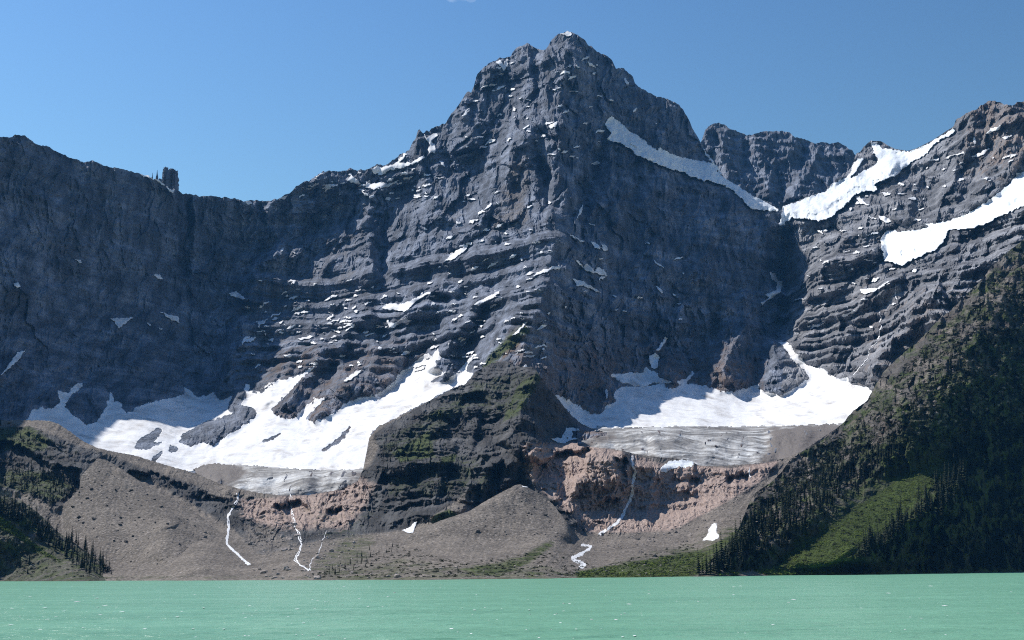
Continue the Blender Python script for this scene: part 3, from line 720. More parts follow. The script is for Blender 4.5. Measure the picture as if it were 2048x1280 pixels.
ALCOVES = [(7, '235,640 320,610 430,600 420,650 405,720 360,750 350,830 300,850 240,830 180,790 165,700', 60), (7, '555,635 610,650 615,680 600,760 592,830 572,800 568,700', 55), (7, '485,870 515,828 548,838 505,872', 20), (7, '918,745 962,735 942,790 912,825', 26), (7, '1095,730 1200,718 1200,742 1130,752 1105,778', 26),
  (7, '760,760 775,755 770,830 745,860 750,800', 16), (7, '640,900 700,880 690,930 640,940', 12), (7, '90,600 150,600 140,640 100,680', 24),
  (6, '115,885 200,848 260,858 275,900 235,975 190,955 150,905', 45), (6, '380,900 440,888 432,930 370,955 345,925', 26), (6, '610,745 680,722 835,715 800,795 740,815 640,815', 46), (6, '955,680 995,690 945,830 900,875 915,800', 46), (6, '1175,680 1235,655 1205,800 1175,885 1135,860', 50), (6, '1060,790 1115,775 1105,905 1025,915', 40), (6, '420,790 505,752 492,795 440,832', 24),
  (6, '860,560 930,500 1010,440 1000,540 930,600', 30), (6, '1010,360 1110,330 1200,400 1120,470 1020,440', 34), (6, '1100,470 1250,440 1330,540 1200,640 1080,600', 36), (6, '700,870 800,900 780,940 690,920', 16), (6, '560,900 640,870 650,930 580,960', 16), (6, '1080,150 1250,130 1330,180 1200,240 1090,260', 30),
  (5, '0,510 150,560 260,650 410,660 412,765 300,865 200,835 100,780 0,740', 60), (5, '650,680 780,680 950,740 960,830 860,800 740,740', 30), (5, '980,800 1160,820 1170,900 1120,940 1040,900', 20), (5, '20,430 100,440 160,490 60,500', 20), (5, '190,515 330,540 350,600 230,570', 16)]
for v_, q_, dep in ALCOVES:
    q_ = Z(v_, q_); js, is_ = L.win(q_, 20); u_, w_ = L.U[js, is_], L.V[js, is_]
    uw = u_ + 7 * fbm(u_ / 16, w_ / 16, 3, 0.6, 150); vw = w_ + 7 * fbm(u_ / 16, w_ / 16, 3, 0.6, 151)
    k_ = blur(inside(q_, uw, vw).astype(float), 1); t_ = np.clip((q_[:, 1].max() + 6 - w_) / np.ptp(q_[:, 1]), 0, 1)
    LD[js, is_] += dep * k_ * t_ ** 0.7
cm = np.maximum(inside(CLIFF, U, V), inside(CLIFF_LEFT, U, V) * 0.8).astype(float)
cm = blur(cm, 5)
wx = 10 * fbm(U / 50, V / 50, 3, 0.5, 131); wy = 10 * fbm(U / 50, V / 50, 3, 0.5, 132)
lr = 10 * chisel((U + wx) / 42, (V + wy) / 60, 21) + 6 * chisel((U + wx) / 17, (V + wy) / 22, 22) + 2.6 * chisel(U / 8, V / 8, 23) + 9 * ridged((U + wx) / 60, (V + wy) / 80, 3, 0.5, 133) + 6.5 * ridged((U + wx) / 22, (V + wy) / 34, 3, 0.55, 134) + 3.6 * ridged((U + wx) / 10, (V + wy) / 9, 3, 0.6, 135)
zL = CAM_H + rays(U, V)[..., 2] * LD + 8 * fbm(U / 120, V / 120, 3, 0.5, 136) + 2 * fbm(U / 14, V / 14, 2, 0.5, 137)
_, off3 = beds(12, 36, 8); _, off4 = beds(4, 10, 9)
tL = (1.1 * np.interp(zL, zz, off3) + 0.9 * np.interp(zL, zz, off4)) * (0.5 + 0.5 * sstep(-0.4, 0.4, fbm(U / 90, V / 60, 2, 0.5, 138)))
RIBF = poly('745,870 860,805 950,735 1050,725 1100,770 1160,850 1160,885 1050,900 1030,960 960,1010 880,1040 800,1060 740,1000')
ribm = blur(inside(RIBF, U, V).astype(float), 8)
slabm = sstep(1240, 1300, U) * sstep(1600, 1540, U)
LD = LD - lr * cm * (1 - 0.45 * slabm) * (1 - 0.25 * ribm) + tL * cm * (1 + 1.5 * ribm)
tal = 6 * fbm(U / 150, V / 60, 3, 0.5, 141) + 2.6 * ridged((U + 0.7 * V) / 26, (V) / 90, 3, 0.5, 142) + 0.9 * fbm(U / 8, V / 5, 3, 0.6, 143)
LD = LD - tal * (1 - cm) * sstep(0, 30, shore_y(U) - V)
lcov = np.zeros(U.shape + (4,), np.float32)
lcov[..., 3] = (1 - cm) * 0.95
lcov[..., 2] = 0.28
for ch, s, val, pad in [
  (1, '470,990 590,985 650,980 720,950 760,965 740,1010 700,1060 620,1065 540,1060 480,1040', 0.66, 20), (1, '1040,885 1160,880 1250,895 1260,1040 1180,1070 1140,1030 1080,985 1050,950', 0.72, 14), (1, '1150,895 1330,920 1460,935 1560,920 1520,965 1440,1015 1340,1065 1190,1072 1150,1030', 0.88, 10),
  (0, '755,880 860,815 950,760 1000,760 960,810 900,850 870,905 800,925 765,915', 0.46, 18), (0, '860,858 872,915 800,925 780,905', 0.80, 8), (0, '935,760 1040,735 1075,745 1050,800 980,850 930,800', 0.42, 18), (0, '1030,770 1075,740 1085,760 1040,830 1000,850', 0.6, 8),
  (0, '890,900 960,900 1000,960 960,1010 860,1000 760,1000 780,940', 0.42, 24), (0, '870,1028 900,1018 930,1040 900,1050 860,1045', 0.9, 6), (0, '880,915 915,905 910,925 885,928', 0.8, 5),
  (0, '600,1175 640,1130 800,1110 930,1128 1080,1122 1180,1135 1250,1110 1360,1080 1480,1030 1480,1175', 0.46, 20), (0, '1150,1140 1280,1118 1420,1090 1480,1050 1480,1175 1150,1175', 0.68, 10), (0, '900,1140 1040,1110 1110,1070 1120,1085 1060,1130 1000,1160', 0.62, 10),
  (0, '-90,850 60,850 110,880 90,905 -90,900', 0.62, 10), (0, '-90,1163 240,1160 700,1158 700,1150 240,1150 -90,1150', 0.5, 8), (0, '-90,925 110,940 160,975 110,1010 60,990 -90,965', 0.6, 14), (0, '560,990 760,1000 760,1100 700,1110 650,1100', 0.34, 24), (0, '700,1060 760,1070 740,1130 640,1150 600,1140', 0.48, 16),
  (3, '1180,1065 1350,1060 1500,985 1640,880 1800,790 1800,1175 1180,1175', 0.9, 14), (3, '395,925 560,995 420,1000', 0.9, 10), (3, '480,1040 560,1050 620,1100 480,1130', 0.55, 20), (3, '820,1060 900,1010 960,960 940,1020', 0.9, 6)]:
    paint(lcov, L, ch, poly(s), val, pad)
TOP_L = poly('-90,836 0,842 39,840 98,842 117,848 141,864 168,884 195,896 234,905 273,912 301,921 330,930 391,947 440,968 500,983 560,991 620,990 680,979 716,962 726,940 733,905 738,876 757,853 786,840 823,820 873,795 910,776 931,768 943,756 950,744 985,726 1010,722 1040,734 1065,734 1075,744 1085,764 1110,791 1133,820 1155,852 1150,872 1135,884 1157,892 1215,897 1248,902 1269,908 1319,915 1373,919 1400,932 1455,932 1526,926 1571,916 1605,902 1684,850 1745,795 1800,760')
lxs = np.arange(-90, 1800.1, 1.5)
lty = line_y(TOP_L, lxs); lty = lty - 0.9 * ridged(lxs / 9, lxs * 0 + 2.2, 3, 0.6, 145) + 0.5
P, C, KF, _ = sheet('fore', L, LD, lcov, lxs, shore_y(lxs) + 10, lty, 290, MAT_LOW, back=5, backstep=14, drop=0.6)
fx = np.repeat(0.5 * (lxs[:-1] + lxs[1:])[None], P.shape[0] - 1, 0)
for name, keep in (('moraine_terrain', fx < 470), ('cliff_terrain', (fx >= 470))):
    v, f, c = compact(P.reshape(-1, 3), grid_faces(P.shape[0], P.shape[1], keep & KF), C.reshape(-1, 4))
    tag(mesh_np(name, v, f, MAT_LOW, attr=c), kind='structure')

def cone(name, outline, pts, boty, gullies, seed):
    x0, x1 = outline[:, 0].min(), outline[:, 0].max()
    R = Raster(x0 - 4, x1 + 4, outline[:, 1].min() - 8, boty + 6, 1.5)
    Dc = tps(pts, R.U, R.V)
    for i, (s, a, wl, wr) in enumerate(gullies): ridge(Dc, R, s, a, wl, wr, warp=5, seed=seed + i)
    ld = L.sample(LD, R.U, R.V) + 5
    k = np.maximum(sstep(boty - 34, boty - 4, R.V), np.maximum(sstep(x0 + 34, x0 + 4, R.U), sstep(x1 - 34, x1 - 4, R.U)))
    Dc = Dc * (1 - k) + ld * k
    Dc = Dc - 1.8 * ridged((R.U + 14 * fbm(R.U / 60, R.V / 50, 3)) / 30, R.V / 120, 3, 0.5, seed) - 0.8 * fbm(R.U / 7, R.V / 5, 3, 0.6, seed + 1) - 3 * fbm(R.U / 70, R.V / 60, 2, 0.5, seed + 2)
    xs = np.arange(x0, x1 + 0.1, 1.5); ty = line_y(outline, xs) - 0.6 * ridged(xs / 8, xs * 0, 2, 0.5, seed + 3)
    base = line_y(np.array(BOT), xs) if False else np.full_like(xs, boty)
    base = np.maximum(base, ty + 1)
    cv = np.zeros(R.U.shape + (4,), np.float32); cv[..., 3] = 0.97
    P, C, KF, _ = sheet(name, R, Dc, cv, xs, base, ty, 110, MAT_LOW, back=6, backstep=9, drop=0.7)
    o = sheet_mesh(name, P, C, KF, MAT_LOW)
    tag(o, kind='structure')
    return R, Dc
def lD(x, y): return float(L.sample(LD, np.array([x]), np.array([y]))[0])
LEFT_CONE = poly('112,1024 117,1018 140,998 160,978 160,962 164,950 178,935 195,917 212,920 234,933 280,963 324,989 390,1024 449,1071 500,1129 520,1142')
CL_R, CL_D = cone('moraine_hill', LEFT_CONE, [(112,1024,1440),(160,975,1500),(195,918,1570),(234,934,1570),(324,989,1520),(390,1024,1480),(449,1071,1400),(500,1129,1240),(520,1142,1180),(150,1010,1450),(190,990,1470),(260,1050,1370),(200,1080,1330),(344,1050,1360),(300,1110,1250),(400,1100,1280),(250,1150,1230),(140,1100,1330),(120,1150,1260),(400,1146,1130),(500,1150,1080)], 1152,
   [('234,936 290,985 335,1030 346,1056', 16, 40, 26), ('344,1056 330,1080 312,1125', 12, 30, 40), ('385,1030 420,1070 440,1110', 8, 20, 24)], 160)
MID_CONE = poly('795,1078 830,1064 880,1042 940,1022 975,1000 1005,984 1030,971 1040,969 1052,974 1080,988 1105,1008 1130,1040 1148,1066 1160,1078')
CM_R, CM_D = cone('scree_hill', MID_CONE, [(795,1078,1270),(880,1044,1330),(960,1010,1390),(1040,970,1450),(1100,1008,1430),(1150,1066,1300),(940,1050,1310),(1040,1010,1390),(1040,1060,1280),(900,1080,1240),(1000,1095,1190),(1100,1090,1200),(1160,1095,1190),(795,1100,1190)], 1096,
   [('1040,972 1000,1000 940,1030 870,1056', 10, 14, 40), ('1045,975 1060,1020 1075,1060', 6, 30, 40)], 170)

# ------------------------------------------------------------------ near wooded slopes
H = Raster(1380, 2140, 380, 1170, 2)
HP = shore_pts([1390, 1500, 1600, 1700, 1850, 2048, 2140])
HP += [(x, y + 14, Yv - 50) for x, y, Yv in HP]
HP += [(1430,1115,1075),(1470,1075,1150),(1498,1010,1270),(1543,965,1350),(1605,903,1450),(1684,849,1560),(1742,787,1640),(1821,695,1720),(1904,619,1740),(1981,537,1860),(2048,480,1960),(2138,400,2060),
 (1600,1050,1180),(1700,1000,1310),(1800,950,1360),(1900,900,1440),(2000,850,1510),(1700,1100,1170),(1900,1050,1340),(2048,1000,1530),(2048,750,1610),(1900,750,1520),(1800,820,1440),(2138,900,1560),(2048,620,1740),(2138,650,1690),(1960,640,1660),(1600,960,1370),(1680,960,1400),(1540,1060,1200)]
HD = tps(HP, H.U, H.V)
GRASS = Z(8, '1105,615 1062,700 1045,745 940,845 830,950 690,1040 600,1110 560,1210 180,1212 350,1072 500,980 640,880 780,790 900,718 1000,650')
U, V = H.U, H.V
gm = blur(inside(GRASS, U, V).astype(float), 6)
up_edge = poly('1500,1160 1527,1151 1593,1093 1655,1056 1713,1014 1771,977 1821,948 1862,919 1910,900 1960,870')
gd, gs, _ = seg_dist(up_edge, U, V)
below = V - np.interp(U, up_edge[:, 0], up_edge[:, 1])
HD = HD - 75 * np.clip(below / 75, 0, 1) * sstep(210, 90, below) * sstep(1500, 1560, U) * sstep(2010, 1900, U) * sstep(0, 30, shore_y(U) - V)
hr = 14 * chisel(U / 40, V / 46, 31) + 7 * chisel(U / 15, V / 17, 32) + 16 * ridged(U / 120 + 0.3 * fbm(U / 60, V / 60, 2), V / 140, 3, 0.5, 182) + 7 * ridged(U / 34, V / 30, 4, 0.6, 183) + 2.5 * ridged(U / 11, V / 9, 3, 0.6, 184)
gm2 = blur(inside(GRASS, U, V).astype(float), 18)
HD = HD - hr * (1 - 0.93 * gm) * (1 - 0.8 * np.clip(1.6 * gm2, 0, 1)) * sstep(0, 40, shore_y(U) - V) - gm * 1.2 * fbm(U / 14, V / 10, 3, 0.6, 185)
hcov = np.zeros(U.shape + (4,), np.float32)
upper = sstep(260, 60, V - np.interp(U, [1400, 1500, 1684, 1821, 2048, 2138], [1150, 1000, 849, 695, 480, 400]))
hcov[..., 0] = 0.52 + 0.1 * (1 - upper)
hcov[..., 3] = 0.30; hcov[..., 2] = 0.35
paint(hcov, H, 0, GRASS, 1.25, 6)
hcov[..., 0] -= 0.22 * upper * sstep(-0.1, 0.35, fbm(U / 60, V / 40, 3, 0.6, 187)) * (1 - gm)
hcov[..., 3] += 0.35 * upper * sstep(0.0, 0.5, fbm(U / 45, V / 35, 3, 0.6, 188))
RIM = poly('1380,1158 1395,1150 1430,1113 1470,1074 1485,1040 1498,1008 1506,990 1543,965 1564,944 1580,920 1605,903 1626,894 1655,874 1684,849 1705,824 1734,803 1742,787 1754,766 1767,745 1792,720 1821,695 1831,690 1851,668 1879,639 1904,619 1924,598 1944,580 1969,554 1981,537 2009,511 2034,491 2046,481 2140,398')
hxs = np.arange(1382, 2138.1, 1.5)
hty = line_y(RIM, hxs) - 1.6 * ridged(hxs / 14, hxs * 0 + 6.1, 3, 0.6, 186) + 0.8
P, C, KF, _ = sheet('hill', H, HD, hcov, hxs, shore_y(hxs) + 9, np.minimum(hty, shore_y(hxs) + 6), 330, MAT_HILL, back=6, backstep=16, drop=0.5)
tag(sheet_mesh('wooded_hill', P, C, KF, MAT_HILL), kind='structure')

K = Raster(-92, 250, 920, 1180, 2)
KP = shore_pts([-90, 0, 100, 180, 245]); KP = [(x, y, Yv - 60) for x, y, Yv in KP]
KP += [(x, y + 12, Yv - 40) for x, y, Yv in KP]
KP += [(-90,950,1290),(0,985,1330),(60,1012,1340),(120,1078,1320),(180,1120,1270),(0,1080,1250),(232,1157,1190),(80,1110,1260)]
KD = tps(KP, K.U, K.V)
KD = KD - 6 * ridged(K.U / 60, K.V / 50, 3, 0.5, 191) - 2.5 * ridged(K.U / 14, K.V / 10, 3, 0.6, 192)
kcov = np.zeros(K.U.shape + (4,), np.float32); kcov[..., 0] = 0.5; kcov[..., 3] = 0.45
STRIP = Z(13, '-40,740 0,762 60,790 140,860 200,910 270,975 350,1025 420,1065 440,1085 330,1040 240,985 160,930 80,880 0,840 -40,830')
paint(kcov, K, 0, STRIP, 1.2, 6)
paint(kcov, K, 0, poly('-90,960 0,990 110,1070 180,1120 130,1115 60,1060 -90,1000'), 0.7, 8)
RIMK = poly('-92,962 0,992 39,1000 78,1028 117,1066 156,1092 195,1122 222,1145 236,1158 250,1168')
kxs = np.arange(-90, 246.1, 1.5)
kty = line_y(RIMK, kxs) - 0.8 * ridged(kxs / 12, kxs * 0 + 4.1, 3, 0.6, 193)
P, C, KF, _ = sheet('lhill', K, KD, kcov, kxs, np.maximum(shore_y(kxs) + 9, kty + 1), kty, 110, MAT_HILL, back=5, backstep=10, drop=0.5)
tag(sheet_mesh('wooded_hill', P, C, KF, MAT_HILL), kind='structure')

# ------------------------------------------------------------------ lake
def lake_material():
    m, nt, b = new_mat('glacial_water'); t = NT(nt)
    p = t.pos()
    w1 = t.noise(t.pos((0.25, 0.55, 1)), 1.0, 5, 0.62, 0.3)
    w2 = t.noise(t.pos((0.03, 0.06, 1)), 1.0, 4, 0.6)
    w3 = t.noise(t.pos((1.2, 2.2, 1)), 1.0, 4, 0.6)
    tone = t.noise(t.pos((0.012, 0.05, 1)), 1.0, 8, 0.72)
    col = t.mix(t.ramp(tone, [(0.36, 0.0), (0.64, 1.0)]), (0.138, 0.325, 0.210), (0.185, 0.405, 0.268))
    t.l(col, b.inputs['Base Color'])
    b.inputs['Roughness'].default_value = 0.30
    b.inputs['IOR'].default_value = 1.33
    b.inputs['Specular IOR Level'].default_value = 0.30
    n = t.bump(w2, 0.5, 3.0); n = t.bump(w1, 0.65, 0.9, n); n = t.bump(w3, 0.5, 0.2, n)
    t.l(n, b.inputs['Normal'])
    return m
MAT_LAKE = lake_material()
wy_ = np.concatenate([np.linspace(-120, 40, 6), -CAM_H / rays(np.full(330, 1024.0), np.linspace(1285, 1151.2, 330))[:, 2], [1500, 1800]])
wt = np.concatenate([np.linspace(-2.2, -0.42, 12), np.linspace(-0.415, 0.415, 1000), np.linspace(0.42, 2.2, 12)])
LY, LT = np.meshgrid(wy_, wt, indexing='ij'); LX = LT * (np.maximum(LY, 0) + 70)
wave = 0.14 * perlin(LX / 5.5, LY / 3.2, 301) + 0.05 * perlin(LX / 2.1, LY / 1.3, 302) + 0.16 * perlin(LX / 17 + 0.3 * LY / 17, LY / 10, 303) * (0.6 + 0.8 * perlin(LX / 60, LY / 90, 304))
wave = wave * sstep(20, 60, LY) * (0.7 + 0.6 * perlin(LX / 90, LY / 150, 305))
tag(mesh_np('lake', np.stack([LX.ravel(), LY.ravel(), wave.ravel()], 1), grid_faces(len(wy_), len(wt)), MAT_LAKE, smooth=True), kind='structure')

# ------------------------------------------------------------------ snow, ice
DS = blur(D, 1)
DMIN = D.copy()
for ax in (0, 1):
    DMIN = np.minimum(DMIN, np.minimum(np.roll(DMIN, 1, ax), np.roll(DMIN, -1, ax)))
DMIN = blur(DMIN, 1)
def slab(name, pl, mat, label, cat, group=None, off=1.2, cap=4.0, step=1.5, warp=2.2, R=G, Dm=None, attr=None, back=6.0, seed=0, kind=None, holes=(), cliff=0.0):
    """layer of snow or ice lying on a terrain sheet: rounded edge, closed rim"""
    Dm = DS if Dm is None else Dm
    pls = pl if isinstance(pl, list) else [pl]
    allV, allF, allC = [], [], []; base = 0
    for q in pls:
        x0, y0 = q.min(0) - 3; x1, y1 = q.max(0) + 3
        xs = np.arange(x0, x1 + step, step); ys = np.arange(y1 + step, y0 - step, -step)
        u, v = np.meshgrid(xs, ys)
        uw = u + warp * fbm(u / 9, v / 9, 3, 0.6, 200 + seed); vw = v + warp * fbm(u / 9, v / 9, 3, 0.6, 300 + seed)
        d, _, _ = seg_dist(q, uw, vw, True); ins = inside(q, uw, vw)
        for h in holes: 
            hi = inside(h, uw, vw); hd, _, _ = seg_dist(h, uw, vw, True)
            d = np.minimum(d, hd); ins = ins & ~hi
        if R is G: ins &= v > np.interp(u, SX, SY) - 0.6
        sd = np.where(ins, d, 0)
        cell = (ins[:-1, :-1].astype(int) + ins[1:, :-1] + ins[:-1, 1:] + ins[1:, 1:]) >= 3
        if not cell.any(): continue
        Y = R.sample(Dm, u, v) - off - np.minimum(cap, sd * 0.35)
        if cliff:                                     # ice front: gentle back, steep lower edge
            vt = np.where(ins, v, 1e9).min(0)[None]; vb = np.where(ins, v, -1e9).max(0)[None]
            vt = blur(np.where(vt > 1e8, y0, vt), 4); vb = blur(np.where(vb < -1e8, y1, vb), 4)
            tt = np.clip((v - vt) / np.maximum(vb - vt, 4), 0, 1)
            Y = Y - cliff * np.clip(tt / 0.55, 0, 1) * np.clip((vb - vt) / 40, 0.3, 1.2) - 3 * ridged(u / 15, v / 11, 3, 0.6, 320 + seed) - 5 * chisel(u / 13, v / 16, 40 + seed) * sstep(0.4, 0.7, tt)
        P = at(u, v, Y).reshape(-1, 3); n = len(P)
        fr = grid_faces(len(ys), len(xs), cell)
        e = np.concatenate([fr[:, [0, 1]], fr[:, [1, 2]], fr[:, [2, 3]], fr[:, [3, 0]]])
        key = np.sort(e, 1); _, ix, cnt = np.unique(key[:, 0].astype(np.int64) * n + key[:, 1], return_index=True, return_counts=True)
        rim = e[ix[cnt == 1]]
        Pb = at(u, v, Y + back).reshape(-1, 3)
        PP = np.concatenate([P, Pb])
        sk = np.stack([rim[:, 1], rim[:, 0], rim[:, 0] + n, rim[:, 1] + n], 1)
        F_ = np.concatenate([fr, sk])
        A = None
        if attr is not None: a = attr(u, v).reshape(-1, 4); A = np.concatenate([a, a])
        vv, ff, aa = compact(PP, F_, A)
        allV.append(vv); allF.append(ff + base); base += len(vv)
        if aa is not None: allC.append(aa)
    if not allV: return None
    o = mesh_np(name, np.concatenate(allV), np.concatenate(allF), mat, smooth=True, attr=np.concatenate(allC) if allC else None)
    return tag(o, label, cat, group, kind)

ROCKS_L = [Z(5, '690,545 720,510 800,455 830,460 810,500 780,530 830,525 760,560 700,560'), Z(5, '870,535 915,555 900,575 865,570'), Z(5, '640,500 690,470 720,475 690,500 600,525')]
ISL = Z(9, '0,1215 20,1215 20,1230 0,1235')
slab('snowfield', SNOW_LEFT, MAT_SNOW, 'broad snowfield filling the bowl left of the central rib', 'snowfield', 'snowfields below the cliffs', holes=ROCKS_L[:2] + [Z(6, '345,604 400,570 440,535 485,488 492,494 455,545 420,575 362,612'), Z(6, '60,560 120,540 150,520 152,526 118,552 66,568'), Z(5, '760,640 790,600 830,570 836,576 806,610 776,642')], seed=1, cap=5)
slab('snowfield', SNOW_RIGHT, MAT_SNOW, 'broad snowfield filling the bowl right of the central rib', 'snowfield', 'snowfields below the cliffs', seed=2, cap=5)
slab('snowfield', SNOW_SHELF, MAT_SNOW, 'small shaded snow shelf above the left end of the right snowfield', 'snowfield', 'snowfields below the cliffs', seed=3)
slab('hanging_glacier', HANGING, MAT_ICEFALL, 'long hanging glacier slanting across the right shoulder of the pyramid peak', 'glacier', 'hanging glaciers', off=3, cap=10, seed=4, back=20, cliff=38)
slab('hanging_glacier', UPPER_RIGHT, MAT_ICEFALL, 'upper hanging glacier spilling from the saddle of the right massif', 'glacier', 'hanging glaciers', off=3, cap=10, seed=5, back=20, cliff=38)
slab('hanging_glacier', LOWER_RIGHT, MAT_ICEFALL, 'lower hanging glacier on the right massif ending in an ice cliff', 'glacier', 'hanging glaciers', off=3, cap=10, seed=6, back=20, cliff=38)
flecks = []
for k, (pl, lab) in enumerate(PATCHES):
    if lab is None: flecks.append(pl)
    else: slab('snow_patch', pl, MAT_SNOW, lab, 'snow patch', 'snow patches left on the ledges', off=0.8, cap=2.5, Dm=DMIN, step=1.0, warp=2.0, seed=10 + k)
rf = random.Random(3)
for (x0, y0, x1, y1, n) in [(930, 110, 1230, 330, 60), (560, 330, 900, 400, 46), (480, 560, 1100, 760, 90), (1580, 300, 2040, 420, 34), (1600, 450, 1800, 660, 30), (850, 380, 1100, 560, 44), (480, 590, 700, 690, 40), (560, 345, 860, 385, 20), (650, 560, 1080, 740, 60), (1600, 380, 1850, 560, 24), (1120, 470, 1400, 640, 12)]:
    for i in range(n):
        cx, cy = rf.uniform(x0, x1), rf.uniform(y0, y1); w, h = rf.uniform(3, 12) * (0.6 + 0.6 * rf.random()), rf.uniform(1.5, 3.8); sk = rf.uniform(-0.9, 0.1) * w * 0.6
        if cy < np.interp(cx, SX, SY) + 4: continue
        flecks.append(np.array([(cx - w, cy - sk), (cx - w * 0.3, cy - h + 0.2 * sk), (cx + w, cy + sk - h * 0.4), (cx + w * 0.5, cy + h * 0.6 + sk * 0.5)]))
slab('snow_flecks', flecks, MAT_SNOW, 'tiny scattered flecks of snow on the rock ledges', 'snow', None, Dm=DMIN, off=0.8, cap=2.0, step=1.0, warp=2.0, seed=9, kind='stuff')

ICE_LEFT = poly('385,938 420,926 488,930 541,934 583,937 657,940 712,937 756,930 765,945 722,966 680,984 620,998 560,998 500,990 440,976 400,958')
ICE_RIGHT = poly('1135,884 1157,884 1182,876 1220,868 1190,862 1195,850 1224,855 1290,854 1373,852 1448,853 1572,851 1690,846 1700,852 1665,872 1622,902 1571,920 1526,930 1455,938 1398,938 1373,925 1340,924 1319,922 1269,914 1215,902 1157,896')
sw1 = 26 * fbm(G.U / 70, G.V / 34, 3, 0.5, 212); sw2 = 9 * fbm(G.U / 60, G.V / 40, 3, 0.5, 213)
DI = blur(D, 3) - (1.3 * ridged((G.U + sw1) / 50, (G.V + 1.6 * sw2 + 0.12 * G.U) / 13, 4, 0.6, 210) * np.clip(0.45 + 1.1 * fbm(G.U / 60, G.V / 25, 2, 0.5, 215), 0, 1.2) + 0.4 * ridged((G.U + sw1) / 11, (G.V + sw2) / 14, 2, 0.5, 211) + 2.6 * chisel((G.U + sw1) / 17, (G.V + sw2) / 6, 60) + 1.5 * chisel((G.U + sw1) / 7, (G.V + sw2) / 4, 61)) * sstep(845, 875, G.V)
def ice_cover(debris):
    def f(u, v):
        a = np.zeros(u.shape + (4,), np.float32)
        for q, val, pad in debris:
            d, _, _ = seg_dist(q, u, v, True); sd = np.where(inside(q, u, v), d, -d)
            a[..., 0] = np.maximum(a[..., 0], val * sstep(-pad, pad, sd))
        return a
    return f
slab('glacier', ICE_LEFT, MAT_ICE, 'grey streaked glacier tongue under the left snowfield', 'glacier', 'valley glacier tongues', off=7, cap=5, seed=20, Dm=DI, attr=ice_cover([(poly('370,915 470,925 500,945 440,985 380,960'), 1.0, 18), (poly('690,945 770,930 770,960 700,990'), 0.6, 12)]), back=12)
slab('glacier', ICE_RIGHT, MAT_ICE, 'wide grey streaked glacier tongue under the right snowfield', 'glacier', 'valley glacier tongues', off=7, cap=5, seed=21, Dm=DI, attr=ice_cover([(poly('1540,850 1700,840 1700,870 1560,930 1500,940 1530,900'), 0.95, 26), (poly('1130,890 1230,860 1240,880 1180,900'), 0.7, 14), (poly('1380,850 1540,850 1540,866 1380,864'), 0.5, 8)]), back=12)
slab('ice_block', Z(7, '765,705 790,675 830,655 880,650 930,660 945,680 900,695 840,690 800,712'), MAT_ICEFALL, 'white detached ice slab just below the right glacier tongue', 'ice', None, off=1.5, cap=5, seed=22, R=L, Dm=blur(LD, 2), step=1.2)
slab('snow_patch', Z(12, '528,522 560,485 590,455 600,410 640,345 680,335 690,380 682,440 712,462 712,495 640,522 590,515'), MAT_SNOW, 'white wing shaped snow patch on the scree beside the right hand trees', 'snow patch', 'snow patches on the lower scree', R=L, Dm=blur(LD, 2), seed=23, step=1.0, warp=1.2)
slab('snow_patch', Z(6, '733,990 770,978 795,950 808,950 800,975 788,1003 770,1008'), MAT_SNOW, 'small white Y shaped snow patch at the foot of the dark cliff', 'snow patch', 'snow patches on the lower scree', R=L, Dm=blur(LD, 2), seed=24, step=1.0, warp=1.0)
slab('snow_patch', Z(7, '245,548 300,540 320,495 380,500 390,510 350,512 355,535 380,550 330,560 310,575 270,565'), MAT_SNOW, 'shaded snow scrap between the dark rib foot and the right glacier', 'snow patch', 'snow patches on the lower scree', R=L, Dm=blur(LD, 2), seed=25, step=1.0, warp=1.2, off=2)
slab('snow_patch', Z(7, '100,775 125,778 140,786 112,783'), MAT_SNOW, 'thin snow line on the tip of the central scree cone', 'snow patch', 'snow patches on the lower scree', R=CM_R, Dm=CM_D, seed=26, step=0.7, warp=0.4)

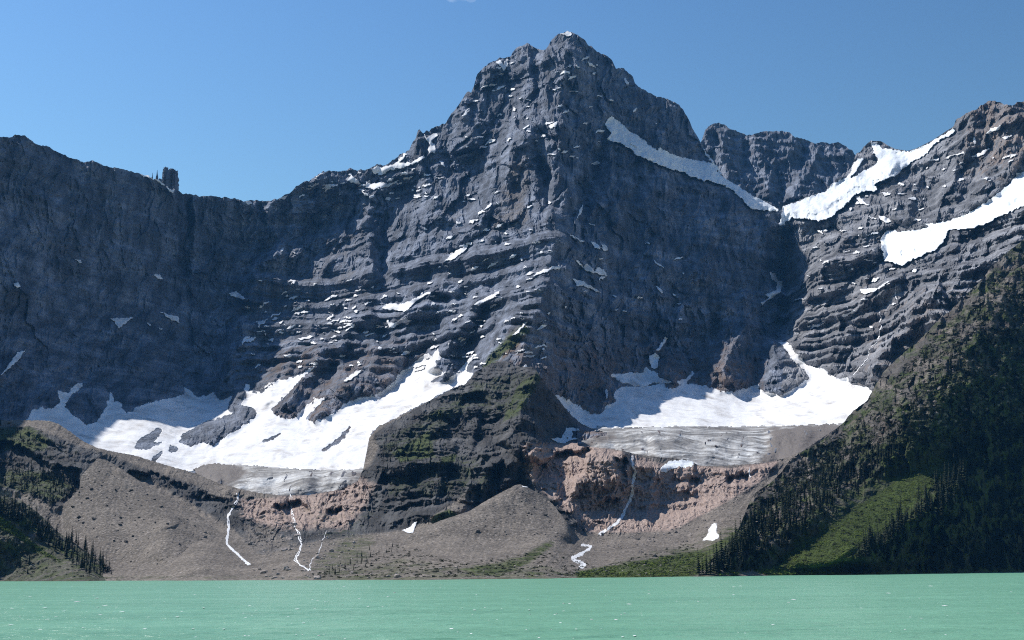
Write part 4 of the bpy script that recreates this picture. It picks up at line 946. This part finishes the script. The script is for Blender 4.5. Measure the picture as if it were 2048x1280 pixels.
# ------------------------------------------------------------------ falling water
def water_mat():
    m, nt, b = new_mat('white_water'); t = NT(nt)
    n = t.noise(t.pos((0.5, 0.5, 0.12)), 1.0, 4, 0.6)
    t.l(t.ramp(n, [(0.30, (0.34, 0.33, 0.32)), (0.52, (0.84, 0.85, 0.86))]), b.inputs['Base Color'])
    b.inputs['Roughness'].default_value = 0.5
    return m
MAT_FALL = water_mat()
def fall(name, pl, w, R, Dm, label, cat, group, off=1.6, seed=0, strands=2, jit=2.0):
    rn = np.random.RandomState(500 + seed)
    seg = np.hypot(*(pl[1:] - pl[:-1]).T); cs = np.concatenate([[0], np.cumsum(seg)])
    n = max(6, int(cs[-1] / 1.6)); s = np.linspace(0, cs[-1], n)
    cx = np.interp(s, cs, pl[:, 0]); cy = np.interp(s, cs, pl[:, 1])
    VV, FF = [], []; base = 0
    for k in range(strands):
        ox = jit * perlin(s / 9, s * 0 + k * 3.1, seed) + jit * 0.6 * perlin(s / 3.5, s * 0 + k, seed + 3) + (0 if k == 0 else jit * 1.4 * np.sin(s / 13 + k))
        oy = 0.5 * jit * perlin(s / 6, s * 0 + 7 + k, seed)
        ww = w * (0.62 if k == 0 else 0.34) * (0.35 + 0.95 * np.abs(perlin(s / 6, s * 0 + 2.7 * k, seed + 5)) + 0.45 * rn.rand(n)) * (0.6 + 0.5 * s / cs[-1])
        tx = np.gradient(cx + ox); ty = np.gradient(cy + oy); ln = np.hypot(tx, ty) + 1e-6
        nx_, ny_ = -ty / ln, tx / ln
        cols = []
        for q, dep in ((-1, 0.5), (0, -0.6), (1, 0.5)):
            x = cx + ox + nx_ * ww * 0.5 * q; y = cy + oy + ny_ * ww * 0.5 * q
            cols.append(at(x, y, R.sample(Dm, x, y) - off + dep))
        P = np.stack(cols, 1)
        f = grid_faces(n, 3)
        a = P[1, 0] - P[0, 0]; b_ = P[0, 2] - P[0, 0]
        nn = np.cross(b_, a)
        if nn[1] > 0: f = f[:, ::-1]
        VV.append(P.reshape(-1, 3)); FF.append(f + base); base += n * 3
    return tag(mesh_np(name, np.concatenate(VV), np.concatenate(FF), MAT_FALL, smooth=True), label, cat, group)
LB = blur(LD, 1)
WG = 'meltwater falls'
fall('waterfall', Z(5, '1215,783 1215,820 1190,865 1170,900 1168,960 1160,1020 1165,1045 1200,1080 1240,1120 1275,1150'), 7, L, LB, 'longest white waterfall, leftmost below the left glacier tongue', 'waterfall', WG, seed=1, strands=3)
fall('waterfall', Z(6, '193,815 196,850 205,910 218,972 235,1020 250,1060 235,1105 220,1135 245,1160 287,1185'), 4.5, L, LB, 'kinked white waterfall dropping through the dark alcove left of centre', 'waterfall', WG, seed=2)
fall('waterfall', Z(6, '372,990 355,1030 335,1095 318,1120 300,1130 285,1180'), 2.2, L, LB, 'thin faint trickle right of the kinked waterfall', 'waterfall', WG, seed=3, strands=1)
fall('waterfall', Z(7, '635,632 640,680 655,705 645,760 635,820 615,870 590,930 560,960 510,990 480,1012'), 9, L, LB, 'tall braided waterfall beside the pink cliff under the right glacier', 'waterfall', WG, seed=4, strands=3)
fall('stream', Z(7, '392,1062 440,1068 425,1085 390,1105 348,1130 385,1145 405,1160 385,1172'), 14, L, LB, 'zigzag white stream near the lake below the central scree cone', 'stream', None, seed=5, strands=2, off=1.0)
fall('waterfall', Z(7, '1205,688 1203,705 1208,737'), 5, L, LB, 'short white waterfall at the right end of the pink cliff band', 'waterfall', WG, seed=6, strands=1)
fall('waterfall', Z(4, '962,955 965,1030'), 2.6, G, DS, 'upper thin waterfall on the dark wall under the lower hanging glacier', 'waterfall', WG, seed=7, strands=1, off=5)
fall('waterfall', Z(4, '885,1090 889,1140 888,1190 872,1228'), 3.6, G, DS, 'lower thin waterfall on the banded right massif', 'waterfall', WG, seed=8, strands=1, off=5)
fall('waterfall', Z(8, '745,75 700,120 692,165 660,200 625,240'), 2.4, G, DS, 'faint trickle on the brown apron above the right snowfield', 'waterfall', WG, seed=9, strands=1, off=4)

# ------------------------------------------------------------------ rock towers on the left skyline
def pinnacle(parent, cx, top, wpx, Yd, basey, seed, point=0.5):
    p0 = at(np.array([cx]), np.array([basey]), np.array([Yd]))[0]; p1 = at(np.array([cx]), np.array([top]), np.array([Yd]))[0]
    h = p1[2] - p0[2]; r = wpx * Yd / FPX * 0.5
    n, m = 14, 18; rn = np.random.RandomState(seed); V_ = []
    ang = np.arange(n) / n * 2 * math.pi; lob = 1 + 0.18 * rn.randn(n)
    for j in range(m + 1):
        t = j / m
        prof = (1.15 - 0.25 * t) * (1 - sstep(1 - point, 1.0, np.array(t)) * (0.9 if point > 0.45 else 0.35)) * (1 + 0.06 * math.sin(j * 2.1 + seed))
        rr = r * prof * lob * (1 + 0.08 * rn.randn(n))
        zt = h * t + (0.03 * h * rn.randn(n) * (t > 0.7))
        V_.append(np.stack([np.cos(ang) * rr, np.sin(ang) * rr, zt], 1))
    V_.append(np.array([[0, 0, h * 1.01]]))
    V_ = np.concatenate(V_); f = []
    for j in range(m):
        for i in range(n):
            a = j * n + i; b = j * n + (i + 1) % n
            f.append((a, b, b + n)); f.append((a, b + n, a + n))
    for i in range(n): f.append((m * n + i, m * n + (i + 1) % n, (m + 1) * n))
    loc = Vector(p0) - parent.location
    o = mesh_np('pinnacle', V_ + np.array(loc), np.array(f), MAT_ROCK, parent=parent)
    return o
tw = bpy.data.objects.new('rock_tower', None); COL.objects.link(tw)
tw.location = at(np.array([330.]), np.array([396.]), np.array([3260.]))[0]
tag(tw, 'cluster of rock towers standing on the left skyline', 'rock tower')
for args in [(329, 335, 13, 3250, 396, 1, 0.2), (340, 339, 15, 3260, 396, 3, 0.12), (349, 343, 12, 3252, 396, 8, 0.25), (335, 341, 14, 3248, 396, 2, 0.2), (312, 342, 10, 3270, 396, 5, 0.6), (303, 347, 7, 3275, 392, 6, 0.6), (319, 358, 9, 3265, 396, 7, 0.4)]:
    pinnacle(tw, *args)

# ------------------------------------------------------------------ boulders
def ico(sub, seed, squash=(1, 1, 0.75), amt=0.28):
    bm = bmesh.new(); bmesh.ops.create_icosphere(bm, subdivisions=sub, radius=1.0)
    rn = np.random.RandomState(seed)
    v = np.array([x.co[:] for x in bm.verts]); f = np.array([[q.index for q in x.verts] for x in bm.faces])
    bm.free()
    for _ in range(5):                      # slice flat faces
        d = rn.randn(3); d /= np.linalg.norm(d); c = rn.uniform(0.5, 0.85)
        k = v @ d - c; v = v - np.where(k > 0, k, 0)[:, None] * d
    v = v * (1 + amt * 0.4 * rn.randn(len(v))[:, None]) * np.array(squash)
    return v, f
BV = [ico(2, s) for s in range(6)]
def boulder_mat(name, base):
    m, nt, b = new_mat(name); t = NT(nt)
    n = t.noise(t.pos(), 0.35, 5, 0.6)
    t.l(t.mix(1.0, base, t.ramp(n, [(0.3, 0.6), (0.7, 1.35)]), 'MULTIPLY'), b.inputs['Base Color'])
    b.inputs['Roughness'].default_value = 0.95
    t.l(t.bump(n, 0.6, 0.6), b.inputs['Normal'])
    return m
MAT_BOULD = boulder_mat('grey_boulder', (0.17, 0.15, 0.135)); MAT_BOULD2 = boulder_mat('pale_boulder', (0.32, 0.28, 0.255)); MAT_BOULD3 = boulder_mat('dark_boulder', (0.07, 0.065, 0.06))
def bmesh_data(name, v, f, mat):
    o = mesh_np(name, v, f, mat); me = o.data; bpy.data.objects.remove(o); return me
BME = {k: [bmesh_data('boulder', v, f, m) for v, f in BV] for k, m in (('g', MAT_BOULD), ('p', MAT_BOULD2), ('d', MAT_BOULD3))}
rb = random.Random(11)
def pick(pl, n, rnd):
    out = []; x0, y0 = pl.min(0); x1, y1 = pl.max(0)
    while len(out) < n:
        x, y = rnd.uniform(x0, x1), rnd.uniform(y0, y1)
        if inside(pl, np.array([x]), np.array([y]))[0]: out.append((x, y))
    return out
BZ = [(poly('170,960 200,930 240,950 330,1010 340,1050 260,1110 180,1060 140,1020'), 46, CL_R, CL_D, 'd', 'dark boulder lying on the grey moraine slope at the left', 'boulders on the left moraine'),
      (poly('340,1010 400,1045 480,1125 420,1145 330,1120 350,1060'), 22, CL_R, CL_D, 'g', 'grey boulder on the right flank of the left moraine', 'boulders low on the left moraine'),
      (poly('480,1020 560,1020 600,1060 580,1110 500,1090'), 60, L, LD, 'p', 'pale boulder in rubble between the left waterfalls', 'boulders between the left waterfalls'),
      (poly('640,1060 720,1080 680,1140 620,1110'), 16, L, LD, 'p', 'pale boulder on the scree right of the kinked waterfall', 'boulders right of the kinked waterfall'),
      (poly('930,1050 1040,990 1110,1040 1130,1080 960,1090'), 20, CM_R, CM_D, 'd', 'dark boulder on the central scree cone', 'boulders on the central scree cone'),
      (poly('1200,1065 1330,1060 1440,1010 1420,1070 1300,1120 1200,1110'), 34, L, LD, 'g', 'grey boulder on the scree below the pink cliffs', 'boulders below the pink cliffs'),
      (poly('500,1135 620,1140 800,1150 800,1157 500,1158'), 22, L, LD, 'p', 'pale boulder by the shore below the left waterfalls', 'boulders by the shore')]
for pl, n, R, Dm, kd, lab, grp in BZ:
    by0, by1 = pl[:, 1].min(), pl[:, 1].max(); bx0, bx1 = pl[:, 0].min(), pl[:, 0].max()
    for i, (x, y) in enumerate(pick(pl, n, rb)):
        Yd = float(R.sample(Dm, np.array([x]), np.array([y]))[0]); p = at(np.array([x]), np.array([y]), np.array([Yd]))[0]
        s = (0.9 + 2.3 * rb.random() ** 3) * (1.0 if kd != 'p' else 1.25)
        o = bpy.data.objects.new('boulder', rb.choice(BME[kd])); COL.objects.link(o)
        o.location = (p[0], p[1] - 0.3 * s, p[2] + 0.15 * s); o.scale = (s, s * rb.uniform(0.8, 1.2), s * rb.uniform(0.7, 1.1)); o.rotation_euler = (rb.uniform(-.3, .3), rb.uniform(-.3, .3), rb.uniform(0, 6.28))
        sz = 'big' if s > 1.7 else ('fair sized' if s > 1.1 else 'small')
        ty_, tx_ = (y - by0) / (by1 - by0), (x - bx0) / (bx1 - bx0)
        wh = ('high' if ty_ < 0.35 else 'low' if ty_ > 0.7 else 'midway') + ', ' + ('left side' if tx_ < 0.36 else 'right side' if tx_ > 0.66 else 'middle')
        tag(o, sz + ' ' + lab + ', ' + wh, 'boulder', sz + ' ' + grp + ', ' + wh)
def scatter(name, templ, pts, scl, mat, seed, label=None, cat=None, tilt=0.0, kind='stuff'):
    rn = np.random.RandomState(seed); VV, FF = [], []; base = 0
    for (p, s) in zip(pts, scl):
        v, f = templ[rn.randint(len(templ))]
        a = rn.uniform(0, 6.283); c, sn_ = math.cos(a), math.sin(a)
        q = v * np.asarray(s)
        x = q[:, 0] * c - q[:, 1] * sn_; y = q[:, 0] * sn_ + q[:, 1] * c
        VV.append(np.stack([x + p[0], y + p[1], q[:, 2] + p[2]], 1)); FF.append(f + base); base += len(v)
    return tag(mesh_np(name, np.concatenate(VV), np.concatenate(FF), mat), label, cat, None, kind)
BV1 = [ico(1, s) for s in range(8)]
def ground_pts(pl, n, R, Dm, rnd):
    xy = np.array(pick(pl, n, rnd)); Yd = R.sample(Dm, xy[:, 0], xy[:, 1])
    return at(xy[:, 0], xy[:, 1], Yd), xy
P1, _ = ground_pts(poly('470,1010 620,1010 720,1060 700,1140 560,1130 480,1080'), 900, L, LD, rb)
P2, _ = ground_pts(poly('1140,1020 1250,1060 1350,1050 1500,970 1450,1060 1250,1100 1140,1080'), 700, L, LD, rb)
P3, _ = ground_pts(poly('500,1130 1380,1130 1390,1152 500,1158'), 260, L, LD, rb)
PP = np.concatenate([P1, P2, P3])
scatter('rubble', BV1, PP, [0.35 + 1.3 * rb.random() ** 3 for _ in PP], MAT_BOULD2, 4, 'loose pale rubble below the cliff bands', 'rubble')
P5, _ = ground_pts(poly('160,970 195,925 240,945 330,1000 400,1040 480,1125 420,1145 260,1130 150,1040'), 420, CL_R, CL_D, rb)
P6, _ = ground_pts(poly('850,1070 960,1020 1040,980 1110,1030 1135,1075 900,1085'), 260, CM_R, CM_D, rb)
PP = np.concatenate([P5, P6])
scatter('rubble', BV1, PP, [0.25 + 1.2 * rb.random() ** 4 for _ in PP], MAT_BOULD, 9, 'loose grey stones strewn over the moraine and the scree cone', 'rubble')
P4, _ = ground_pts(poly('1500,1000 1690,855 1830,700 2048,500 2130,440 2130,760 1900,860 1700,900 1560,1000'), 900, H, HD, rb)
scatter('rubble', BV1, P4, [0.8 + 2.6 * rb.random() ** 3 for _ in P4], MAT_BOULD, 5, 'broken grey rock scattered over the upper right slope', 'rubble')

# ------------------------------------------------------------------ plants
def leaf_mat(name, a, b_):
    m, nt, b = new_mat(name); t = NT(nt)
    n = t.noise(t.pos(), 0.25, 4, 0.6)
    t.l(t.mix(t.ramp(n, [(0.35, 0.0), (0.65, 1.0)]), a, b_), b.inputs['Base Color'])
    b.inputs['Roughness'].default_value = 0.8
    return m
MAT_NEEDLE = leaf_mat('spruce_needles', (0.007, 0.013, 0.004), (0.018, 0.028, 0.009))
MAT_SHRUB = leaf_mat('shrub_leaves', (0.060, 0.092, 0.010), (0.145, 0.190, 0.026))
MAT_SCRUB = leaf_mat('dark_scrub', (0.012, 0.018, 0.006), (0.034, 0.044, 0.012))
MAT_BARK, nt_, bb_ = new_mat('bark'); tt_ = NT(nt_)
tt_.l(tt_.ramp(tt_.noise(tt_.pos((3, 3, 0.5)), 1.0, 4), [(0.3, (0.03, 0.022, 0.016)), (0.7, (0.08, 0.062, 0.05))]), bb_.inputs['Base Color'])

def spruce(seed, slim):
    """unit-height crown (leaf clumps on drooping boughs) and trunk"""
    rn = np.random.RandomState(seed); v, f = [], []
    tiers = rn.randint(12, 16)
    for j in range(tiers):
        t = j / (tiers - 1); zc = 0.10 + 0.86 * t ** 0.95
        R_ = slim * (1 - t) ** 0.85 * (0.8 + 0.4 * rn.rand()) + 0.012
        nb = rn.randint(6, 9) if t < 0.8 else 5; a0_ = rn.rand() * 6.28
        for i in range(nb):
            a = a0_ + i * 6.283 / nb + rn.uniform(-.25, .25); r = R_ * rn.uniform(0.6, 1.25)
            c, s = math.cos(a), math.sin(a); w = r * 0.42 + 0.006
            z1 = zc + 0.045 * (1 - t) + 0.012; z2 = zc - 0.35 * r - 0.01 * rn.rand()
            b = len(v)
            v += [(0, 0, z1), (c * r * 0.6 - s * w, s * r * 0.6 + c * w, zc - 0.05 * r - 0.012), (c * r, s * r, z2), (c * r * 0.6 + s * w, s * r * 0.6 - c * w, zc - 0.05 * r - 0.012)]
            f += [(b, b + 1, b + 2), (b, b + 2, b + 3)]
            f += [(b, b + 3, b + 2)] if False else []
    b = len(v); v += [(0, 0, 1.0), (0.012, 0, 0.9), (-0.008, 0.01, 0.9), (-0.006, -0.01, 0.9)]; f += [(b, b + 1, b + 2), (b, b + 2, b + 3), (b, b + 3, b + 1)]
    tv, tf = [], []
    for z_, r_ in ((-0.06, 0.016), (0.12, 0.013), (0.97, 0.002)):
        tv += [(r_ * math.cos(q * 1.0472), r_ * math.sin(q * 1.0472), z_) for q in range(6)]
    for l_ in range(2):
        for q in range(6):
            a_ = l_ * 6 + q; c_ = l_ * 6 + (q + 1) % 6; tf += [(a_, c_, c_ + 6), (a_, c_ + 6, a_ + 6)]
    return (np.array(v, float), np.array(f)), (np.array(tv, float), np.array(tf))
SP = [spruce(40 + i, (0.13, 0.11, 0.15, 0.12, 0.10, 0.16, 0.14)[i]) for i in range(7)]
CROWN = [bmesh_data('crown', c[0], c[1], MAT_NEEDLE) for c, t_ in SP]
TRUNK = [bmesh_data('trunk', t_[0], t_[1], MAT_BARK) for c, t_ in SP]
rt = random.Random(21)
SHORE_R = poly('1390,1152 1550,1151 1700,1148 1850,1146 2048,1143')
STRIP_UP = poly('1527,1150 1593,1093 1655,1056 1713,1014 1771,977 1821,948 1862,919 1903,907')
STRIP_LOW = poly('1690,1147 1735,1090 1840,1005 1890,950 1915,905')
RIM_R = poly('1398,1148 1430,1113 1470,1074 1498,1008 1543,965 1605,903')
LEFT_EDGE = poly('0,900 0,1170'); RIGHT_EDGE = poly('2030,780 2030,1150')
TREES = []      # (point, height m, size in px, label, group)
def stand(pl, n, R, Dm, h0, h1, lab, grp, mind=4.0, places=(), rest=''):
    got = []; tries = 0; x0, y0 = pl.min(0); x1, y1 = pl.max(0)
    while len(got) < n and tries < n * 30:
        tries += 1
        x, y = rt.uniform(x0, x1), rt.uniform(y0, y1)
        if not inside(pl, np.array([x]), np.array([y]))[0]: continue
        if seg_dist(STRIP_UP, np.array([x]), np.array([y]))[0][0] < 13: continue
        if any((x - a) ** 2 + ((y - b) * 1.2) ** 2 < mind ** 2 for a, b in got[-160:]): continue
        got.append((x, y))
    for x, y in got:
        Yd = float(R.sample(Dm, np.array([x]), np.array([y]))[0]); p = at(np.array([x]), np.array([y]), np.array([Yd]))[0]
        h = rt.uniform(h0, h1) * (1 if rt.random() < 0.8 else 0.6)
        if R is H: h *= 0.5 + 0.5 * float(sstep(16, 70, seg_dist(STRIP_UP, np.array([x]), np.array([y]))[0])[0]) if y < np.interp(x, STRIP_UP[:, 0], STRIP_UP[:, 1]) else 1
        size = 'tall ' if h > h0 + 0.62 * (h1 - h0) else ('low ' if h < h0 else 'middling ')
        l2, g2 = lab, grp
        if places:
            where = None
            for pl_, dist, txt in places:
                dd, _, _ = seg_dist(pl_, np.array([x]), np.array([y]))
                if dd[0] < dist: where = txt; break
            l2 = size + lab + ' ' + (where or rest); g2 = (size + grp + ', ' + (where or rest)).strip()
        else: l2 = size + lab; g2 = size + grp
        TREES.append((p, h, h * FPX / Yd, l2, g2))
def single(x, y, top, R, Dm, lab, grp):
    Yd = float(R.sample(Dm, np.array([x]), np.array([y]))[0]); p = at(np.array([x]), np.array([y]), np.array([Yd]))[0]
    TREES.append((p, (y - top) * Yd / FPX, 999, lab, grp))
TG = 'spruces at the left tip of the right slope'
single(1398, 1150, 1096, H, HD, 'leftmost spruce of the right slope, alone at the water', TG)
single(1435, 1128, 1078, H, HD, 'slender spruce right of the white snow patch on scree', TG)
single(1473, 1092, 1038, H, HD, 'tall spruce left of the broad tallest one at the right slope edge', TG)
single(1484, 1090, 1026, H, HD, 'tallest broad spruce standing out at the right slope edge', TG)
for x, y, t_ in [(1406, 1150, 1106), (1414, 1149, 1104), (1421, 1148, 1098), (1428, 1140, 1090), (1444, 1122, 1064), (1452, 1118, 1080), (1460, 1112, 1066), (1466, 1104, 1058), (1491, 1090, 1044), (1498, 1080, 1040), (1440, 1148, 1098), (1455, 1148, 1092)]:
    single(x, y, t_, H, HD, 'slim dark spruce in the row at the left tip of the right slope', TG)
single(1838, 1000, 958, H, HD, 'pointed spruce on the lower edge of the green strip, left one', 'spruces against the green strip')
single(1873, 985, 938, H, HD, 'pointed spruce on the lower edge of the green strip, right one', 'spruces against the green strip')
stand(poly('1402,1150 1440,1130 1480,1095 1500,1045 1540,1010 1600,985 1700,930 1770,900 1850,885 1880,905 1775,975 1700,1020 1640,1060 1585,1095 1530,1148'), 420, H, HD, 12, 20, 'dark spruce left of the green strip,', 'spruces left of the green strip', 5, [(SHORE_R, 16, 'at the water edge'), (STRIP_UP, 16, 'along the upper edge of the strip'), (RIM_R, 26, 'on the rim above the pale scree')], 'in the middle of the stand')
stand(poly('1500,1030 1530,1000 1580,950 1640,905 1700,880 1760,880 1700,940 1600,990'), 70, H, HD, 9, 15, 'small spruce on the rocky shoulder above the dense stand', 'spruces on the rocky shoulder', 7)
stand(poly('1690,1147 1735,1095 1840,1015 1895,960 1915,905 2000,870 2130,860 2138,1143 1900,1146'), 900, H, HD, 15, 25, 'dark spruce in the black forest,', 'spruces of the black forest', 6, [(SHORE_R, 14, 'at the water edge'), (STRIP_LOW, 18, 'along the lower edge of the green strip'), (RIGHT_EDGE, 40, 'at the right border of the picture')], 'deep below the green strip')
stand(poly('1720,860 1860,700 2048,530 2130,480 2130,860 1990,870 1900,900 1780,900'), 240, H, HD, 8, 15, 'scattered spruce on the upper rocky part of the right slope', 'spruces on the upper right slope', 10)
stand(poly('-80,990 0,1000 60,1020 110,1068 160,1092 200,1125 224,1148 228,1158 180,1152 120,1112 60,1070 0,1030 -80,1000'), 150, K, KD, 11, 17, 'dark spruce in the wedge of forest at the left shore', 'spruces at the left shore', 4.5)
stand(poly('-80,1070 0,1075 40,1095 70,1130 60,1150 0,1140 -80,1140'), 40, K, KD, 8, 13, 'spruce below the green strip at the far left', 'spruces at the far left', 5)
stand(poly('-80,850 20,850 60,860 90,885 40,895 -80,890'), 46, L, LD, 7, 12, 'small dark tree on the left moraine shoulder', 'trees on the left moraine shoulder', 5)
stand(poly('-80,930 60,935 150,965 155,985 110,1010 40,985 -80,975'), 120, L, LD, 8, 14, 'dark spruce on the shaded step behind the left forest', 'spruces on the shaded left step', 5)
stand(poly('760,900 800,880 880,915 900,940 830,950 770,945'), 40, L, LD, 7, 12, 'small dark spruce on the ledges of the central rib foot', 'spruces on the rib foot', 6)
stand(poly('640,1150 740,1100 800,1085 790,1110 700,1150'), 30, L, LD, 4, 7, 'low dark conifer on the scree above the shore', 'low conifers above the shore', 7)
TREES.sort(key=lambda q: -q[2])
def tree(p, h, lab, grp):
    i = rt.randrange(7)
    r_ = bpy.data.objects.new('spruce_tree', None); COL.objects.link(r_)
    r_.location = p; r_.rotation_euler = (rt.uniform(-.03, .03), rt.uniform(-.03, .03), rt.uniform(0, 6.28))
    w = rt.uniform(0.85, 1.25); r_.scale = (h * w, h * w, h)
    for nm, me in (('crown', CROWN[i]), ('trunk', TRUNK[i])):
        c = bpy.data.objects.new(nm, me); COL.objects.link(c); c.parent = r_
    tag(r_, lab, 'tree', grp)
for p, h, px_, lab, grp in TREES[:296]: tree(p, h, lab, grp)
rest = TREES[296:]
both = [(np.concatenate([c[0], t_[0]]), np.concatenate([c[1], t_[1] + len(c[0])])) for c, t_ in SP]
scatter('forest', both, [q[0] for q in rest], [np.array([q[1] * rt.uniform(.85, 1.25)] * 2 + [q[1]]) for q in rest], MAT_NEEDLE, 6, 'dense dark spruce forest on the slopes above the lake', 'forest')

def clump(seed, n=22):
    rn = np.random.RandomState(seed); v, f = [], []
    for i in range(n):
        d = rn.randn(3); d /= np.linalg.norm(d); d[2] = abs(d[2]); c = d * rn.uniform(0.45, 0.95) * np.array([1, 1, 0.8])
        a = rn.randn(3); a -= d * (a @ d) * 0.7; a /= np.linalg.norm(a); b = np.cross(d, a) + 0.4 * rn.randn(3)
        s = rn.uniform(0.25, 0.5); k = len(v)
        v += [tuple(c - a * s), tuple(c + a * s + b * s * 0.3), tuple(c + b * s)]; f.append((k, k + 1, k + 2))
    return np.array(v), np.array(f)
CL = [clump(60 + i) for i in range(8)]
def bushes(name, zones, mat, seed, label, cat):
    pts, sc_ = [], []
    for pl, n, R, Dm, s0, s1 in zones:
        p, xy = ground_pts(pl, n, R, Dm, rt); pts += list(p); sc_ += [rt.uniform(s0, s1) * np.array([1.2, 1.2, rt.uniform(0.6, 1.0)]) for _ in p]
    scatter(name, CL, pts, sc_, mat, seed, label, cat)
bushes('shrubbery', [(GRASS, 2600, H, HD, 0.35, 1.3), (STRIP, 350, K, KD, 0.6, 1.8), (poly('1150,1145 1280,1122 1400,1105 1430,1118 1398,1152 1150,1156'), 700, L, LD, 0.7, 2.0), (poly('1430,1150 1520,1140 1680,1147 1560,1150'), 150, H, HD, 1.0, 3.0)],
       MAT_SHRUB, 7, 'bright green low shrubs on the avalanche strip and shore', 'shrubs')
bushes('undergrowth', [(GRASS, 220, H, HD, 0.8, 2.4), (poly('1500,1010 1690,860 1830,710 2048,510 2130,450 2130,860 1900,900 1700,910 1560,1010'), 3600, H, HD, 0.9, 3.2), (poly('620,1150 800,1090 930,1128 1080,1100 1200,1135 1390,1080 1390,1150 620,1157'), 800, L, LD, 0.6, 1.8),
        (poly('-80,1000 0,1040 100,1110 220,1157 -80,1160'), 300, K, KD, 0.7, 2.0), (poly('-80,850 60,852 160,900 160,980 100,1010 -80,980'), 500, L, LD, 0.8, 2.6), (poly('760,890 860,815 950,760 1060,745 1000,850 900,930 960,1000 860,1000 760,980'), 1100, L, LD, 0.7, 2.2), (poly('560,1150 480,1150 0,1158 240,1158'), 10, L, LD, .5, 1)],
       MAT_SCRUB, 8, 'dark low scrub dotting the slopes and the lake shore', 'scrub')

# white flecks painted in place of sun glints on the ripples
FV = []
for i in range(230):
    x = rt.uniform(-20, 1300) if i < 190 else rt.uniform(1000, 2060); y = rt.uniform(1172, 1279)
    FV.append((x, y, rt.uniform(0.9, 2.8) * rt.choice((0.6, 1, 1, 1.6)), rt.uniform(0.5, 1.1)))
fv, ff, b0 = [], [], 0
for x, y, w, h in FV:
    d = rays(x, y); Yw = -CAM_H / d[2]; c = d * Yw; c[2] = 0.05; k = Yw / FPX
    n = 8; hw = w * k; dy = h * k * Yw / CAM_H
    for q in range(n):
        a = q * 6.2832 / n; r_ = rt.uniform(0.7, 1.2); fv.append((c[0] + math.cos(a) * hw * r_, c[1] + math.sin(a) * min(dy, 4 * hw) * r_, 0.03))
    fv.append((c[0], c[1], 0.03 + 0.12 * hw)); ff += [(b0 + q, b0 + (q + 1) % n, b0 + n) for q in range(n)]; b0 += n + 1
mf, ntf, bf = new_mat('painted_glints'); bf.inputs['Base Color'].default_value = (0.86, 0.9, 0.88, 1)
tag(mesh_np('painted_glints', np.array(fv), np.array(ff), mf), 'white flecks painted as sun glints on the lake ripples', 'painted_glints', kind='stuff')

# ------------------------------------------------------------------ thin cloud
def cloud():
    m = bpy.data.materials.new('thin_cloud'); m.use_nodes = True; nt = m.node_tree; nt.nodes.clear(); t = NT(nt)
    d = t.n('ShaderNodeBsdfDiffuse'); d.inputs['Color'].default_value = (0.9, 0.9, 0.9, 1)
    tr = t.n('ShaderNodeBsdfTransparent'); mx = t.n('ShaderNodeMixShader'); o = t.n('ShaderNodeOutputMaterial')
    n = t.noise(t.pos((0.004, 0.004, 0.006)), 1.0, 5, 0.6)
    lw = t.n('ShaderNodeLayerWeight'); lw.inputs['Blend'].default_value = 0.5
    tl = t.n('ShaderNodeBsdfTranslucent'); tl.inputs['Color'].default_value = (1, 1, 1, 1); ad = t.n('ShaderNodeAddShader'); t.l(d.outputs[0], ad.inputs[0]); t.l(tl.outputs[0], ad.inputs[1])
    k = t.math('MULTIPLY', t.ramp(n, [(0.40, 0.0), (0.70, 0.09)]), t.math('SUBTRACT', 1.0, lw.outputs['Facing']))
    t.l(k, mx.inputs[0]); t.l(tr.outputs[0], mx.inputs[1]); t.l(ad.outputs[0], mx.inputs[2]); t.l(mx.outputs[0], o.inputs['Surface'])
    VV, FF = [], []; base = 0
    for i, (x, y, w, h) in enumerate([(905, -2, 14, 6), (925, -5, 18, 7), (942, -1, 12, 5)]):
        v, f = ico(3, 70 + i, (1, 1, 1), 0.05); Yd = 14000.0; c = at(np.array([float(x)]), np.array([float(y)]), np.array([Yd]))[0]
        v = v * np.array([w, w, h]) * Yd / FPX
        VV.append(v + c); FF.append(f + base); base += len(v)
    tag(mesh_np('cloud', np.concatenate(VV), np.concatenate(FF), m, smooth=True), 'faint white wisp of cloud at the top edge of the sky', 'cloud')
cloud()

# ------------------------------------------------------------------ haze
def haze(density):
    m = bpy.data.materials.new('haze'); m.use_nodes = True; nt = m.node_tree; nt.nodes.clear()
    v = nt.nodes.new('ShaderNodeVolumePrincipled'); o = nt.nodes.new('ShaderNodeOutputMaterial')
    v.inputs['Color'].default_value = (0.13, 0.46, 1.0, 1); v.inputs['Density'].default_value = density
    v.inputs['Anisotropy'].default_value = 0.0
    nt.links.new(v.outputs[0], o.inputs['Volume'])
    lo = np.array([-3300, -400, -160.0]); hi = np.array([3300, 7000, 1900.0])
    vs_ = np.array([[a, b, c] for a in (lo[0], hi[0]) for b in (lo[1], hi[1]) for c in (lo[2], hi[2])])
    fs = np.array([(0, 1, 3, 2), (4, 6, 7, 5), (0, 4, 5, 1), (2, 3, 7, 6), (0, 2, 6, 4), (1, 5, 7, 3)])
    tag(mesh_np('haze', vs_, fs, m), kind='stuff')
haze(2.2e-5)
